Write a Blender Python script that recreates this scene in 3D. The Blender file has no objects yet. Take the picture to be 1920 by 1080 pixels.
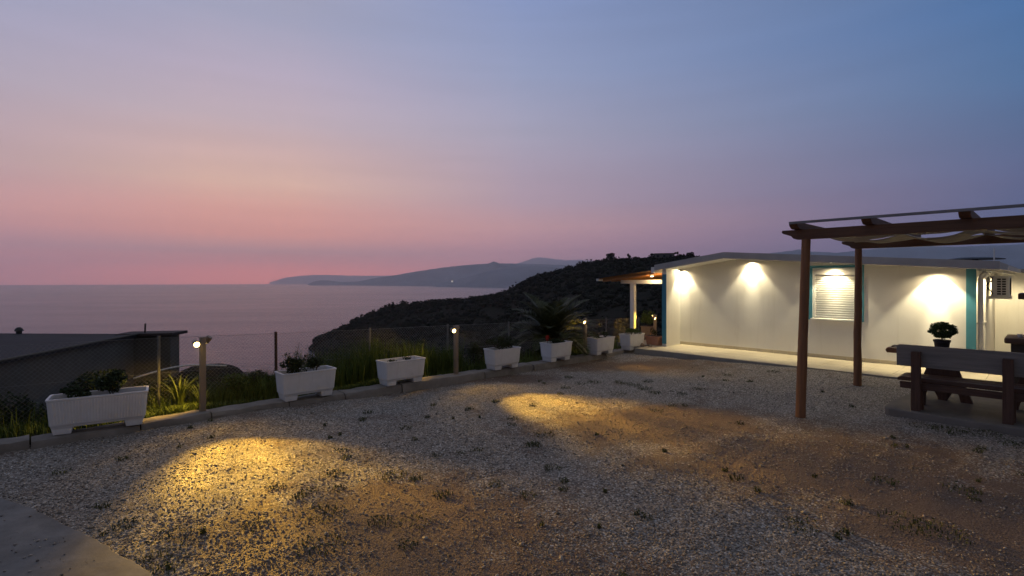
import bpy, bmesh, math, random
import numpy as np
from mathutils import Vector, Matrix, noise as mnoise

random.seed(7)
RNG = np.random.default_rng(11)
scene = bpy.context.scene
COL = scene.collection
R = math.radians

# ------------------------------------------------------------------ camera
cam_d = bpy.data.cameras.new("camera")
cam = bpy.data.objects.new("camera", cam_d)
COL.objects.link(cam)
cam_d.sensor_width = 36.0
cam_d.lens = 18.0
cam_d.shift_y = -14.0 / 1920.0
cam_d.clip_start = 0.05
cam_d.clip_end = 120000.0
cam.location = (0, 0, 2.0)
cam.rotation_euler = (R(90), 0, 0)
scene.camera = cam

# ------------------------------------------------------------------ world: dusk sky
world = bpy.data.worlds.new("World")
scene.world = world
world.use_nodes = True
nt = world.node_tree
nt.nodes.clear()


def srgb(r, g, b):
    f = lambda c: (c / 12.92 if c <= 0.04045 else ((c + 0.055) / 1.055) ** 2.4)
    return (f(r / 255.0), f(g / 255.0), f(b / 255.0), 1.0)


def wn(kind, **kw):
    n = nt.nodes.new(kind)
    for k, v in kw.items():
        setattr(n, k, v)
    return n


def wmath(op, a, b=None, c=None):
    n = wn("ShaderNodeMath", operation=op)
    for i, v in enumerate((a, b, c)):
        if v is None:
            continue
        if isinstance(v, (int, float)):
            n.inputs[i].default_value = v
        else:
            nt.links.new(v, n.inputs[i])
    return n.outputs[0]


def wramp(fac, stops, interp='EASE'):
    n = wn("ShaderNodeValToRGB")
    cr = n.color_ramp
    cr.interpolation = interp
    while len(cr.elements) > 1:
        cr.elements.remove(cr.elements[-1])
    for i, (p, c) in enumerate(stops):
        e = cr.elements[0] if i == 0 else cr.elements.new(p)
        e.position = p
        e.color = c
    nt.links.new(fac, n.inputs[0])
    return n.outputs[0]


tc = wn("ShaderNodeTexCoord")
sep = wn("ShaderNodeSeparateXYZ")
nt.links.new(tc.outputs["Generated"], sep.inputs[0])
el = wmath('MULTIPLY', wmath('ARCSINE', sep.outputs[2]), 180 / math.pi)
elf = wmath('MAXIMUM', wmath('DIVIDE', el, 45.0), 0.0)
az = wmath('MULTIPLY', wmath('ARCTAN2', sep.outputs[0], sep.outputs[1]), 180 / math.pi)
SUN_AZ = -27.0
dlt = wmath('ABSOLUTE', wmath('WRAP', wmath('SUBTRACT', az, SUN_AZ), 180.0, -180.0))


def stops(lst):
    return [(min(e / 45.0, 1.0), srgb(*c)) for e, c in lst]


sunside = wramp(elf, stops([(0, (330, 178, 152)), (0.9, (326, 174, 150)), (1.6, (290, 168, 152)), (2.9, (218, 160, 160)),
                            (4.6, (248, 168, 152)), (7, (240, 172, 156)), (9.7, (233, 189, 170)), (13, (216, 182, 177)),
                            (15.8, (201, 180, 188)), (20, (188, 175, 194)), (25, (166, 167, 192)), (34, (152, 156, 180)), (45, (144, 147, 164))]), 'LINEAR')
midside = wramp(elf, stops([(0, (262, 174, 180)), (3.3, (216, 156, 168)), (6, (218, 166, 168)), (8.6, (190, 162, 175)),
                            (16, (172, 167, 188)), (22, (153, 162, 194)), (28.7, (137, 153, 195)), (36, (134, 147, 180)), (45, (132, 139, 160))]), 'LINEAR')
farside = wramp(elf, stops([(0, (84, 100, 148)), (3.5, (80, 97, 142)), (8, (96, 104, 144)), (11.5, (87, 108, 148)), (16, (80, 116, 161)),
                            (22, (70, 112, 164)), (32, (86, 112, 150)), (45, (102, 114, 138))]), 'LINEAR')
eastside = wramp(elf, stops([(0, (94, 88, 92)), (12, (100, 96, 100)), (45, (112, 112, 118))]), 'LINEAR')


def wmix(f, a, b):
    n = wn("ShaderNodeMix", data_type='RGBA')
    nt.links.new(f, n.inputs[0])
    nt.links.new(a, n.inputs[6])
    nt.links.new(b, n.inputs[7])
    return n.outputs[2]


def wstep(v, lo, hi):
    n = wn("ShaderNodeMapRange", interpolation_type='LINEAR')
    nt.links.new(v, n.inputs[0])
    n.inputs[1].default_value = lo
    n.inputs[2].default_value = hi
    return n.outputs[0]


c = wmix(wstep(dlt, 4, 28), sunside, midside)
c = wmix(wstep(dlt, 27, 73), c, farside)
c = wmix(wstep(dlt, 73, 150), c, eastside)
# thin streaky cloud bands, very faint
mp = wn("ShaderNodeMapping")
mp.inputs["Scale"].default_value = (1.6, 1.6, 26.0)
nt.links.new(tc.outputs["Generated"], mp.inputs[0])
nz = wn("ShaderNodeTexNoise")
nz.inputs["Scale"].default_value = 1.5
nz.inputs["Detail"].default_value = 4
nt.links.new(mp.outputs[0], nz.inputs[0])
band = wn("ShaderNodeMapRange")
nt.links.new(nz.outputs[0], band.inputs[0])
band.inputs[1].default_value = 0.3
band.inputs[2].default_value = 0.7
band.inputs[3].default_value = 0.97
band.inputs[4].default_value = 1.03
vm = wn("ShaderNodeVectorMath", operation='SCALE')
nt.links.new(c, vm.inputs[0])
nt.links.new(band.outputs[0], vm.inputs["Scale"])
bg = wn("ShaderNodeBackground")
bg.inputs[1].default_value = 1.0
nt.links.new(vm.outputs[0], bg.inputs[0])
# physical sky with the sun already below the horizon: a weak warm glow added on top
skyt = wn("ShaderNodeTexSky", sky_type='NISHITA')
skyt.sun_disc = False
skyt.sun_elevation = R(-3.0)
skyt.sun_rotation = R(SUN_AZ)
bg2 = wn("ShaderNodeBackground")
bg2.inputs[1].default_value = 0.05
nt.links.new(skyt.outputs[0], bg2.inputs[0])
addsh = wn("ShaderNodeAddShader")
nt.links.new(bg.outputs[0], addsh.inputs[0])
nt.links.new(bg2.outputs[0], addsh.inputs[1])
wout = wn("ShaderNodeOutputWorld")
nt.links.new(addsh.outputs[0], wout.inputs[0])
world.cycles.sampling_method = 'MANUAL'
world.cycles.sample_map_resolution = 512

scene.view_settings.view_transform = 'Standard'
scene.view_settings.look = 'None'
scene.view_settings.exposure = 0.0
scene.view_settings.gamma = 1.0
scene.view_settings.use_curve_mapping = False
scene.cycles.use_denoising = True
scene.cycles.max_bounces = 6
scene.cycles.diffuse_bounces = 3
scene.cycles.glossy_bounces = 3
scene.cycles.transmission_bounces = 4
scene.cycles.volume_bounces = 3
scene.cycles.sample_clamp_indirect = 4.0
scene.cycles.caustics_reflective = False
scene.cycles.caustics_refractive = False

# ------------------------------------------------------------------ helpers
TH = math.atan2(-0.726, 0.688)          # turn of the yard: local x = along the house wall, local y = away from the viewer
AX = Vector((math.cos(TH), math.sin(TH), 0))
BX = Vector((-math.sin(TH), math.cos(TH), 0))


def noise3(p, s=1.0):
    return mnoise.noise(Vector(p) * s)


def tag(o, label=None, cat=None, group=None, kind=None):
    if label: o["label"] = label
    if cat: o["category"] = cat
    if group: o["group"] = group
    if kind: o["kind"] = kind
    return o


def empty(name, loc=(0, 0, 0), rz=0.0):
    o = bpy.data.objects.new(name, None)
    COL.objects.link(o)
    o.location = loc
    o.rotation_euler = (0, 0, rz)
    o.empty_display_size = 0.1
    return o


class MB:
    """collects shapes, builds ONE mesh object"""
    def __init__(self):
        self.v = []; self.f = []

    def add(self, verts, faces):
        n = len(self.v)
        self.v += [tuple(p) for p in verts]
        self.f += [tuple(i + n for i in f) for f in faces]
        return self

    def box(self, c, s, rot=None, taper=1.0):
        x, y, z = s[0] / 2, s[1] / 2, s[2] / 2
        pts = [Vector((sx * x * (taper if sz < 0 else 1), sy * y * (taper if sz < 0 else 1), sz * z)) for sz in (-1, 1) for sx, sy in ((-1, -1), (1, -1), (1, 1), (-1, 1))]
        if rot is not None:
            pts = [rot @ p for p in pts]
        c = Vector(c)
        return self.add([p + c for p in pts], [(3, 2, 1, 0), (4, 5, 6, 7), (0, 1, 5, 4), (1, 2, 6, 5), (2, 3, 7, 6), (3, 0, 4, 7)])

    def b2(self, x0, x1, y0, y1, z0, z1):
        return self.box(((x0 + x1) / 2, (y0 + y1) / 2, (z0 + z1) / 2), (x1 - x0, y1 - y0, z1 - z0))

    def prism(self, poly, axis, a0, a1):
        """poly: 2D points; axis 'x','y','z' is the extrusion direction"""
        n = len(poly)
        def P(p, a):
            return {'x': (a, p[0], p[1]), 'y': (p[0], a, p[1]), 'z': (p[0], p[1], a)}[axis]
        vs = [P(p, a0) for p in poly] + [P(p, a1) for p in poly]
        fs = [tuple(range(n - 1, -1, -1)), tuple(range(n, 2 * n))] + [(i, (i + 1) % n, n + (i + 1) % n, n + i) for i in range(n)]
        return self.add(vs, fs)

    def tube(self, path, rad, n=8, cap=True):
        path = [Vector(p) for p in path]
        rr = rad if isinstance(rad, (list, tuple)) else [rad] * len(path)
        vs = []; fs = []
        for i, p in enumerate(path):
            d = (path[min(i + 1, len(path) - 1)] - path[max(i - 1, 0)]).normalized()
            u = d.cross(Vector((0, 0, 1)) if abs(path[-1].z - path[0].z) < 0.8 * (path[-1] - path[0]).length else Vector((0, 1, 0)))
            if u.length < 1e-3: u = Vector((1, 0, 0))
            u.normalize(); w = d.cross(u)
            for k in range(n):
                a = 2 * math.pi * k / n
                vs.append(p + (u * math.cos(a) + w * math.sin(a)) * rr[i])
        for i in range(len(path) - 1):
            for k in range(n):
                fs.append((i * n + k, i * n + (k + 1) % n, (i + 1) * n + (k + 1) % n, (i + 1) * n + k))
        if cap:
            fs.append(tuple(range(n - 1, -1, -1)))
            m = (len(path) - 1) * n
            fs.append(tuple(range(m, m + n)))
        return self.add(vs, fs)

    def lathe(self, prof, n=16, c=(0, 0, 0)):
        vs = []; fs = []
        for r, z in prof:
            for k in range(n):
                a = 2 * math.pi * k / n
                vs.append((c[0] + r * math.cos(a), c[1] + r * math.sin(a), c[2] + z))
        for i in range(len(prof) - 1):
            for k in range(n):
                fs.append((i * n + k, i * n + (k + 1) % n, (i + 1) * n + (k + 1) % n, (i + 1) * n + k))
        fs.append(tuple(range(n - 1, -1, -1)))
        m = (len(prof) - 1) * n
        fs.append(tuple(range(m, m + n)))
        return self.add(vs, fs)

    def build(self, name, mat, parent=None, bevel=0.0, smooth=False):
        me = bpy.data.meshes.new(name)
        me.from_pydata(self.v, [], self.f)
        return finish(name, me, mat, parent, bevel, smooth)


def finish(name, me, mat, parent=None, bevel=0.0, smooth=False, recalc=True):
    if recalc or bevel > 0:
        bm = bmesh.new(); bm.from_mesh(me)
        bmesh.ops.recalc_face_normals(bm, faces=bm.faces)
        if bevel > 0:
            es = [e for e in bm.edges if len(e.link_faces) == 2 and e.calc_face_angle(0) > 0.5]
            bmesh.ops.bevel(bm, geom=es, offset=bevel, segments=2, profile=0.6, affect='EDGES', clamp_overlap=True)
        bm.to_mesh(me); bm.free()
    if smooth:
        me.polygons.foreach_set("use_smooth", [True] * len(me.polygons))
        if smooth == 'auto':
            try:
                me.set_sharp_from_angle(angle=R(35))
            except Exception:
                pass
    me.materials.append(mat)
    o = bpy.data.objects.new(name, me)
    COL.objects.link(o)
    if parent: o.parent = parent
    return o


def np_mesh(name, verts, faces, mat, parent=None, smooth=False):
    """verts (N,3); faces (M,k) int array of equal-size faces, or list of such arrays"""
    if not isinstance(faces, list): faces = [faces]
    me = bpy.data.meshes.new(name)
    verts = np.asarray(verts, dtype=np.float32)
    me.vertices.add(len(verts)); me.vertices.foreach_set("co", verts.ravel())
    loops = np.concatenate([f.ravel() for f in faces]).astype(np.int32)
    tot = np.concatenate([np.full(len(f), f.shape[1]) for f in faces]).astype(np.int32)
    st = np.concatenate([[0], np.cumsum(tot)[:-1]]).astype(np.int32)
    me.loops.add(len(loops)); me.loops.foreach_set("vertex_index", loops)
    me.polygons.add(len(tot)); me.polygons.foreach_set("loop_start", st); me.polygons.foreach_set("loop_total", tot)
    me.update(calc_edges=True); me.validate()
    if smooth: me.polygons.foreach_set("use_smooth", [True] * len(me.polygons))
    me.materials.append(mat)
    o = bpy.data.objects.new(name, me); COL.objects.link(o)
    if parent: o.parent = parent
    return o


def copy_tree(o, parent=None):
    c = o.copy(); COL.objects.link(c); c.parent = parent
    for ch in o.children:
        copy_tree(ch, c)
    return c


# ------------------------------------------------------------------ materials
class NB:
    def __init__(self, name):
        self.m = bpy.data.materials.new(name)
        self.m.use_nodes = True
        self.t = self.m.node_tree
        self.b = self.t.nodes["Principled BSDF"]
        self.tc = self.t.nodes.new("ShaderNodeTexCoord")
        self.co = self.tc.outputs["Object"]

    def n(self, kind, **kw):
        x = self.t.nodes.new(kind)
        for k, v in kw.items(): setattr(x, k, v)
        return x

    def put(self, sock, v):
        if isinstance(v, bpy.types.NodeSocket): self.t.links.new(v, sock)
        elif isinstance(v, (tuple, list)):
            sock.default_value = tuple(v) + ((1.0,) if len(v) == 3 and sock.type == 'RGBA' else ())
        else: sock.default_value = v

    def math(self, op, a, b=0.0):
        x = self.n("ShaderNodeMath", operation=op)
        self.put(x.inputs[0], a); self.put(x.inputs[1], b)
        return x.outputs[0]

    def noise(self, scale, detail=4, rough=0.55, co=None, dist=0.0):
        x = self.n("ShaderNodeTexNoise")
        self.put(x.inputs["Vector"], co or self.co)
        x.inputs["Scale"].default_value = scale; x.inputs["Detail"].default_value = detail
        x.inputs["Roughness"].default_value = rough; x.inputs["Distortion"].default_value = dist
        return x.outputs[0]

    def voro(self, scale, feature='F1', co=None, rnd=1.0):
        x = self.n("ShaderNodeTexVoronoi", feature=feature)
        self.put(x.inputs["Vector"], co or self.co)
        x.inputs["Scale"].default_value = scale; x.inputs["Randomness"].default_value = rnd
        return x

    def scaled(self, s):
        x = self.n("ShaderNodeMapping")
        self.put(x.inputs[0], self.co); x.inputs["Scale"].default_value = s
        return x.outputs[0]

    def rng(self, v, a, b, c=0.0, d=1.0):
        x = self.n("ShaderNodeMapRange")
        self.put(x.inputs[0], v)
        for i, k in enumerate((a, b, c, d)): x.inputs[i + 1].default_value = k
        return x.outputs[0]

    def mix(self, f, a, b, mode='MIX'):
        x = self.n("ShaderNodeMix", data_type='RGBA', blend_type=mode)
        self.put(x.inputs[0], f); self.put(x.inputs[6], a); self.put(x.inputs[7], b)
        return x.outputs[2]

    def bump(self, h, strength=0.3, dist=0.01, prev=None):
        x = self.n("ShaderNodeBump")
        x.inputs["Strength"].default_value = strength; x.inputs["Distance"].default_value = dist
        self.put(x.inputs["Height"], h)
        if prev: self.put(x.inputs["Normal"], prev)
        return x.outputs[0]

    def out(self, color=None, rough=0.8, normal=None, spec=None, metal=0.0):
        if color is not None: self.put(self.b.inputs["Base Color"], color)
        self.put(self.b.inputs["Roughness"], rough)
        self.put(self.b.inputs["Metallic"], metal)
        if spec is not None: self.put(self.b.inputs["Specular IOR Level"], spec)
        if normal: self.put(self.b.inputs["Normal"], normal)
        return self.m


def simple(name, c1, c2, scale=6, rough=0.7, bscale=60, bstr=0.15, bdist=0.004, spec=0.3, metal=0.0, stretch=None):
    k = NB(name)
    co = k.scaled(stretch) if stretch else None
    f = k.rng(k.noise(scale, 5, 0.6, co), 0.3, 0.7)
    nrm = k.bump(k.noise(bscale, 4, 0.6, co), bstr, bdist)
    return k.out(k.mix(f, c1, c2), rough, nrm, spec, metal)


def leafmat(name, c1, c2, rough=0.6, trans=0.0):
    k = NB(name)
    g = k.n("ShaderNodeNewGeometry")
    f = g.outputs["Random Per Island"]
    m = k.out(k.mix(f, c1, c2), rough, None, 0.25)
    return m


def emit(name, color, strength):
    k = NB(name)
    k.put(k.b.inputs["Base Color"], (0.9, 0.85, 0.7))
    k.put(k.b.inputs["Emission Color"], color)
    k.b.inputs["Emission Strength"].default_value = strength
    return k.m


def gravel_mat():
    k = NB("gravel_ground")
    v = k.voro(66.0)
    v2 = k.voro(140.0)
    sepc = k.n("ShaderNodeSeparateColor"); k.put(sepc.inputs[0], v.outputs["Color"])
    sepc2 = k.n("ShaderNodeSeparateColor"); k.put(sepc2.inputs[0], v2.outputs["Color"])
    stone = k.mix(sepc.outputs[0], (0.075, 0.066, 0.057), (0.42, 0.365, 0.31))
    stone = k.mix(k.rng(sepc.outputs[1], 0.84, 0.95), stone, (0.64, 0.60, 0.54))
    fine = k.mix(sepc2.outputs[0], (0.05, 0.032, 0.022), (0.36, 0.29, 0.23))
    dirt = k.mix(k.noise(3.0, 6, 0.7), (0.085, 0.046, 0.028), (0.19, 0.105, 0.066))
    dirt = k.mix(0.5, dirt, fine)
    # where dirt shows: large patches
    pos = k.n("ShaderNodeSeparateXYZ"); k.put(pos.inputs[0], k.co)
    big = k.noise(0.42, 5, 0.62, None, 0.6)
    med = k.noise(2.3, 5, 0.65)
    def blob(cx, cy, rx, ry):
        dx = k.math('DIVIDE', k.math('SUBTRACT', pos.outputs[0], cx), rx)
        dy = k.math('DIVIDE', k.math('SUBTRACT', pos.outputs[1], cy), ry)
        r2 = k.math('ADD', k.math('MULTIPLY', dx, dx), k.math('MULTIPLY', dy, dy))
        return k.math('POWER', 2.718, k.math('MULTIPLY', r2, -1.0))
    bl = blob(-1.1, 4.1, 1.5, 0.9)
    for args in ((3.4, 5.6, 2.0, 1.0), (4.0, 4.2, 1.6, 1.0), (1.9, 7.2, 1.4, 1.0), (3.0, 12.6, 2.2, 0.8), (-0.2, 3.3, 1.5, 0.5), (-0.5, 11.0, 1.6, 0.5)):
        bl = k.math('MAXIMUM', bl, blob(*args))
    m = k.math('ADD', k.math('ADD', k.math('MULTIPLY', big, 0.55), k.math('MULTIPLY', med, 0.55)), k.math('MULTIPLY', bl, 0.38))
    mask = k.rng(m, 0.54, 0.88)
    cellmask = k.rng(k.math('ADD', mask, k.math('MULTIPLY', sepc.outputs[2], 0.55)), 0.55, 0.75)
    col = k.mix(cellmask, stone, dirt)
    h = k.math('SUBTRACT', 1.0, k.math('MULTIPLY', v.outputs["Distance"], 30.0))
    hh = k.math('MULTIPLY', k.math('MULTIPLY', h, k.math('SUBTRACT', 1.0, k.math('MULTIPLY', cellmask, 0.7))), k.math('ADD', sepc.outputs[1], 0.3))
    nb = k.bump(v.outputs["Distance"], 0.8, -0.012)
    nb = k.bump(v2.outputs["Distance"], 0.5, -0.005, nb)
    nb = k.bump(k.noise(30, 6, 0.7), 0.5, 0.012, nb)
    return k.out(col, 0.85, nb, 0.3)


def wood(name, c1, c2, rough=0.6, axis=2):
    k = NB(name)
    s = [14.0, 14.0, 14.0]; s[axis] = 0.9
    co = k.scaled(tuple(s))
    f = k.noise(2.0, 6, 0.65, co, 0.5)
    f2 = k.noise(1.3, 3, 0.5)
    col = k.mix(k.rng(f, 0.32, 0.68), c1, c2)
    col = k.mix(k.math('MULTIPLY', f2, 0.35), col, tuple(x * 0.5 for x in c1))
    return k.out(col, rough, k.bump(f, 0.35, 0.006), 0.3)


def concrete(name, c1, c2, rough=0.85, sc=2.5):
    k = NB(name)
    f = k.rng(k.noise(sc, 8, 0.68), 0.3, 0.7)
    st = k.rng(k.noise(sc * 0.35, 4, 0.6, None, 1.0), 0.45, 0.7)
    col = k.mix(f, c1, c2)
    col = k.mix(k.math('MULTIPLY', st, 0.45), col, tuple(x * 0.55 for x in c1))
    nb = k.bump(k.noise(70, 5, 0.7), 0.3, 0.004)
    nb = k.bump(k.noise(9, 4, 0.6), 0.35, 0.012, nb)
    return k.out(col, rough, nb, 0.25)


def stucco():
    k = NB("white_stucco")
    f = k.rng(k.noise(1.1, 5, 0.6), 0.35, 0.7)
    col = k.mix(f, (0.82, 0.80, 0.75), (0.76, 0.735, 0.68))
    drip = k.rng(k.noise(1.0, 6, 0.65, k.scaled((5.0, 5.0, 0.35)), 0.4), 0.56, 0.78)
    col = k.mix(k.math('MULTIPLY', drip, 0.28), col, (0.52, 0.48, 0.41))
    scuff = k.rng(k.noise(4.5, 7, 0.75, None, 1.2), 0.62, 0.72)
    col = k.mix(k.math('MULTIPLY', scuff, 0.22), col, (0.55, 0.50, 0.43))
    nb = k.bump(k.noise(160, 3, 0.6), 0.35, 0.003)
    nb = k.bump(k.noise(7, 4, 0.6), 0.12, 0.01, nb)
    return k.out(col, 0.88, nb, 0.2)


def seamat():
    k = NB("sea_water")
    a = k.noise(0.09, 5, 0.6, k.scaled((1.0, 1.7, 1.0)), 0.4)
    b_ = k.noise(0.45, 4, 0.6, k.scaled((1.0, 1.5, 1.0)))
    nb = k.bump(a, 1.0, 2.2)
    nb = k.bump(b_, 1.0, 0.42, nb)
    sw = k.rng(k.noise(0.0035, 5, 0.6, k.scaled((0.5, 1.6, 1.0)), 0.6), 0.35, 0.65)
    rough = k.rng(sw, 0, 1, 0.20, 0.26)
    m = k.out((0.026, 0.042, 0.082), rough, nb)
    k.b.inputs["IOR"].default_value = 1.33
    return m


M_GRAVEL = gravel_mat()
M_STONE = leafmat("loose_stone", (0.12, 0.105, 0.09), (0.50, 0.44, 0.38), 0.8)
M_KERB = concrete("kerb_concrete", (0.20, 0.175, 0.15), (0.31, 0.28, 0.25), sc=3.5)
M_PAD = concrete("pad_concrete", (0.145, 0.138, 0.13), (0.25, 0.238, 0.225), sc=4.0)
M_SLAB = concrete("slab_concrete", (0.17, 0.15, 0.13), (0.25, 0.22, 0.19), sc=2.2)
M_TILE = simple("terrace_tile", (0.52, 0.46, 0.345), (0.45, 0.39, 0.29), 2.0, 0.55, 40, 0.08)
M_GROUT = simple("grout", (0.36, 0.33, 0.28), (0.30, 0.27, 0.22), 6, 0.9)
M_STUCCO = stucco()
M_TEAL = simple("teal_paint", (0.075, 0.27, 0.36), (0.065, 0.235, 0.31), 4, 0.65, 120, 0.12, 0.003)
M_FASCIA = simple("fascia_paint", (0.50, 0.47, 0.44), (0.42, 0.39, 0.37), 3, 0.7, 40, 0.1)
M_WHITEP = simple("white_paint", (0.78, 0.77, 0.74), (0.70, 0.69, 0.66), 5, 0.5, 50, 0.06)
k = NB("white_plastic")
pc = k.mix(k.rng(k.noise(3.0, 6, 0.65), 0.35, 0.7), (0.80, 0.79, 0.80), (0.70, 0.69, 0.69))
pc = k.mix(k.math('MULTIPLY', k.rng(k.noise(9.0, 6, 0.7, k.scaled((1.0, 1.0, 0.25)), 0.8), 0.54, 0.78), 0.3), pc, (0.36, 0.31, 0.26))
M_PLASTIC = k.out(pc, 0.45, k.bump(k.noise(25), 0.05, 0.004), 0.45)
M_SOIL = simple("soil", (0.035, 0.025, 0.018), (0.07, 0.05, 0.035), 20, 0.95, 50, 0.8, 0.02)
M_POST = wood("stained_post", (0.22, 0.100, 0.045), (0.34, 0.165, 0.078))
M_BEAM = wood("stained_beam", (0.12, 0.062, 0.034), (0.20, 0.105, 0.058), 0.6, 0)
M_RAFTER = wood("stained_rafter", (0.11, 0.056, 0.032), (0.18, 0.095, 0.052), 0.6, 1)
M_GREYWOOD = wood("weathered_board", (0.22, 0.195, 0.17), (0.34, 0.305, 0.265), 0.75, 0)
M_DARKWOOD = wood("dark_bench_wood", (0.085, 0.045, 0.030), (0.15, 0.082, 0.056), 0.55, 0)
M_DARKWOODV = wood("dark_bench_post", (0.085, 0.045, 0.030), (0.15, 0.082, 0.056), 0.55, 2)
M_ORANGEWOOD = wood("pine_boards", (0.42, 0.19, 0.06), (0.56, 0.28, 0.10), 0.5, 1)
M_BATTEN = simple("grey_batten", (0.20, 0.19, 0.19), (0.26, 0.25, 0.25), 8, 0.6)
k = NB("shade_cloth")
M_CLOTH = k.out(k.mix(k.noise(3, 5), (0.40, 0.36, 0.30), (0.52, 0.48, 0.41)), 0.9, k.bump(k.noise(60), 0.2, 0.004), 0.1)
M_GALV = simple("galvanised_steel", (0.20, 0.20, 0.195), (0.15, 0.148, 0.142), 10, 0.55, 40, 0.1, metal=0.4)
M_WIRE = simple("fence_wire", (0.30, 0.29, 0.29), (0.22, 0.21, 0.21), 10, 0.5, metal=0.5)
M_RUST = simple("rusty_post", (0.10, 0.055, 0.035), (0.07, 0.04, 0.03), 10, 0.85)
M_BOLLARD = simple("bollard_metal", (0.26, 0.20, 0.15), (0.32, 0.25, 0.19), 5, 0.45, 40, 0.08, metal=0.15)
M_BLACK = simple("dark_metal", (0.03, 0.03, 0.03), (0.05, 0.05, 0.05), 8, 0.5)
M_BULB = emit("lit_led", (1.0, 0.70, 0.22, 1), 22.0)
M_DOWNB = emit("lit_downlight", (1.0, 0.9, 0.62, 1), 14.0)
M_TARP = simple("dark_tarpaulin", (0.018, 0.018, 0.02), (0.03, 0.03, 0.032), 6, 0.95, 20, 0.3, 0.01, 0.05)
M_ANTH = simple("black_pot", (0.022, 0.02, 0.024), (0.035, 0.03, 0.035), 6, 0.5)
M_TERRA = simple("terracotta", (0.42, 0.20, 0.12), (0.50, 0.27, 0.18), 6, 0.8)
M_TAUPE = simple("taupe_plastic", (0.20, 0.15, 0.115), (0.24, 0.18, 0.14), 6, 0.6)
M_HUT = concrete("hut_render", (0.115, 0.11, 0.095), (0.16, 0.15, 0.13), sc=1.2)
M_HUTROOF = concrete("hut_roof_felt", (0.030, 0.031, 0.034), (0.05, 0.051, 0.055), sc=1.0)
M_HUTSLAB = concrete("hut_slab", (0.05, 0.04, 0.04), (0.08, 0.065, 0.06), sc=1.5)
M_HILL = simple("maquis_ground", (0.010, 0.011, 0.006), (0.026, 0.024, 0.014), 0.12, 0.95, 0.8, 1.0, 0.6, 0.1)
M_BUSH = leafmat("maquis_leaf", (0.006, 0.008, 0.004), (0.022, 0.024, 0.011), 0.95)
M_LEAFD = leafmat("dark_leaf", (0.012, 0.022, 0.008), (0.045, 0.07, 0.022), 0.55)
M_LEAFG = leafmat("green_leaf", (0.035, 0.065, 0.012), (0.10, 0.15, 0.03), 0.55)
M_GRASS = leafmat("weed_grass", (0.04, 0.075, 0.010), (0.13, 0.17, 0.03), 0.6)
M_DRYGR = leafmat("yard_weeds", (0.03, 0.045, 0.012), (0.10, 0.105, 0.035), 0.7)
M_REED = leafmat("reed_leaf", (0.06, 0.09, 0.02), (0.14, 0.17, 0.05), 0.5)
M_PALM = leafmat("palm_leaf", (0.03, 0.042, 0.012), (0.085, 0.09, 0.026), 0.5)
M_BOX = leafmat("box_leaf", (0.02, 0.045, 0.010), (0.06, 0.10, 0.025), 0.45)
M_STEM = simple("stem_bark", (0.07, 0.05, 0.032), (0.10, 0.075, 0.05), 20, 0.9)
M_RED = leafmat("red_petal", (0.42, 0.02, 0.015), (0.60, 0.05, 0.03), 0.5)
M_PINK = leafmat("white_petal", (0.55, 0.48, 0.45), (0.7, 0.62, 0.58), 0.5)
M_MOUNT = simple("mountain_rock_haze_tint", (0.23, 0.25, 0.285), (0.33, 0.35, 0.39), 0.002, 0.95, 0.004, 1.0, 40, 0.05)  # grey-blue limestone and scrub, with some distance haze mixed into the colour
M_SEA = seamat()
M_ROCK = simple("field_stone", (0.22, 0.17, 0.12), (0.34, 0.27, 0.20), 8, 0.85, 30, 0.5, 0.01)
M_STONEBBQ = simple("dark_masonry", (0.07, 0.055, 0.045), (0.11, 0.09, 0.07), 5, 0.85, 40, 0.4, 0.006)
M_COUNTER = simple("brown_counter", (0.12, 0.07, 0.045), (0.16, 0.095, 0.06), 4, 0.5, 40, 0.15)
M_GLASS = simple("dark_pane", (0.02, 0.022, 0.025), (0.03, 0.03, 0.034), 4, 0.12)
M_GRILLE = simple("grille_dark", (0.02, 0.02, 0.02), (0.035, 0.035, 0.035), 8, 0.6)

# ------------------------------------------------------------------ frames of the place
KO = Vector((-4.52, 7.49, 0))       # kerb line origin (first bollard)
HO = Vector((5.04, 15.33, 0))       # inner corner of the house wall
PO = Vector((4.22, 7.5, 0))         # front post of the pergola


def K(u, v, z=0.0):
    return KO + AX * u + BX * v + Vector((0, 0, z))


def kuv(x, y):
    d = Vector((x, y, 0)) - KO
    return d.dot(AX), d.dot(BX)


def sm(a, b, x):
    t = min(1, max(0, (x - a) / (b - a)))
    return t * t * (3 - 2 * t)


def kerb_z(v):
    return 0.08 - 0.006 * v


def yard_z(x, y):
    u, v = kuv(x, y)
    z = -0.10 * sm(0.5, 4.0, v) * sm(5.0, 0.3, u)
    z += -0.03 * sm(6, 10, v) * sm(6, 1, u)
    dh = (Vector((x, y, 0)) - HO).dot(BX); sh = (Vector((x, y, 0)) - HO).dot(AX)
    z += 0.075 * sm(-3.2, -1.9, dh) * sm(-1.6, -0.4, sh)
    z += 0.010 * noise3((u * 3.2, v * 0.45, 7.7), 1.0) + 0.006 * noise3((u * 7.0, v * 0.9, 2.7), 1.0)
    z += 0.022 * noise3((x, y, 0.3), 0.55) + 0.012 * noise3((x, y, 5.3), 1.7) + 0.005 * noise3((x, y, 1.3), 5.0)
    return z


def v_at_px(px, u, org=KO):
    q = (px - 960.0) / 960.0
    p = org + AX * u
    return (q * p.y - p.x) / (BX.x - q * BX.y)


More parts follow.
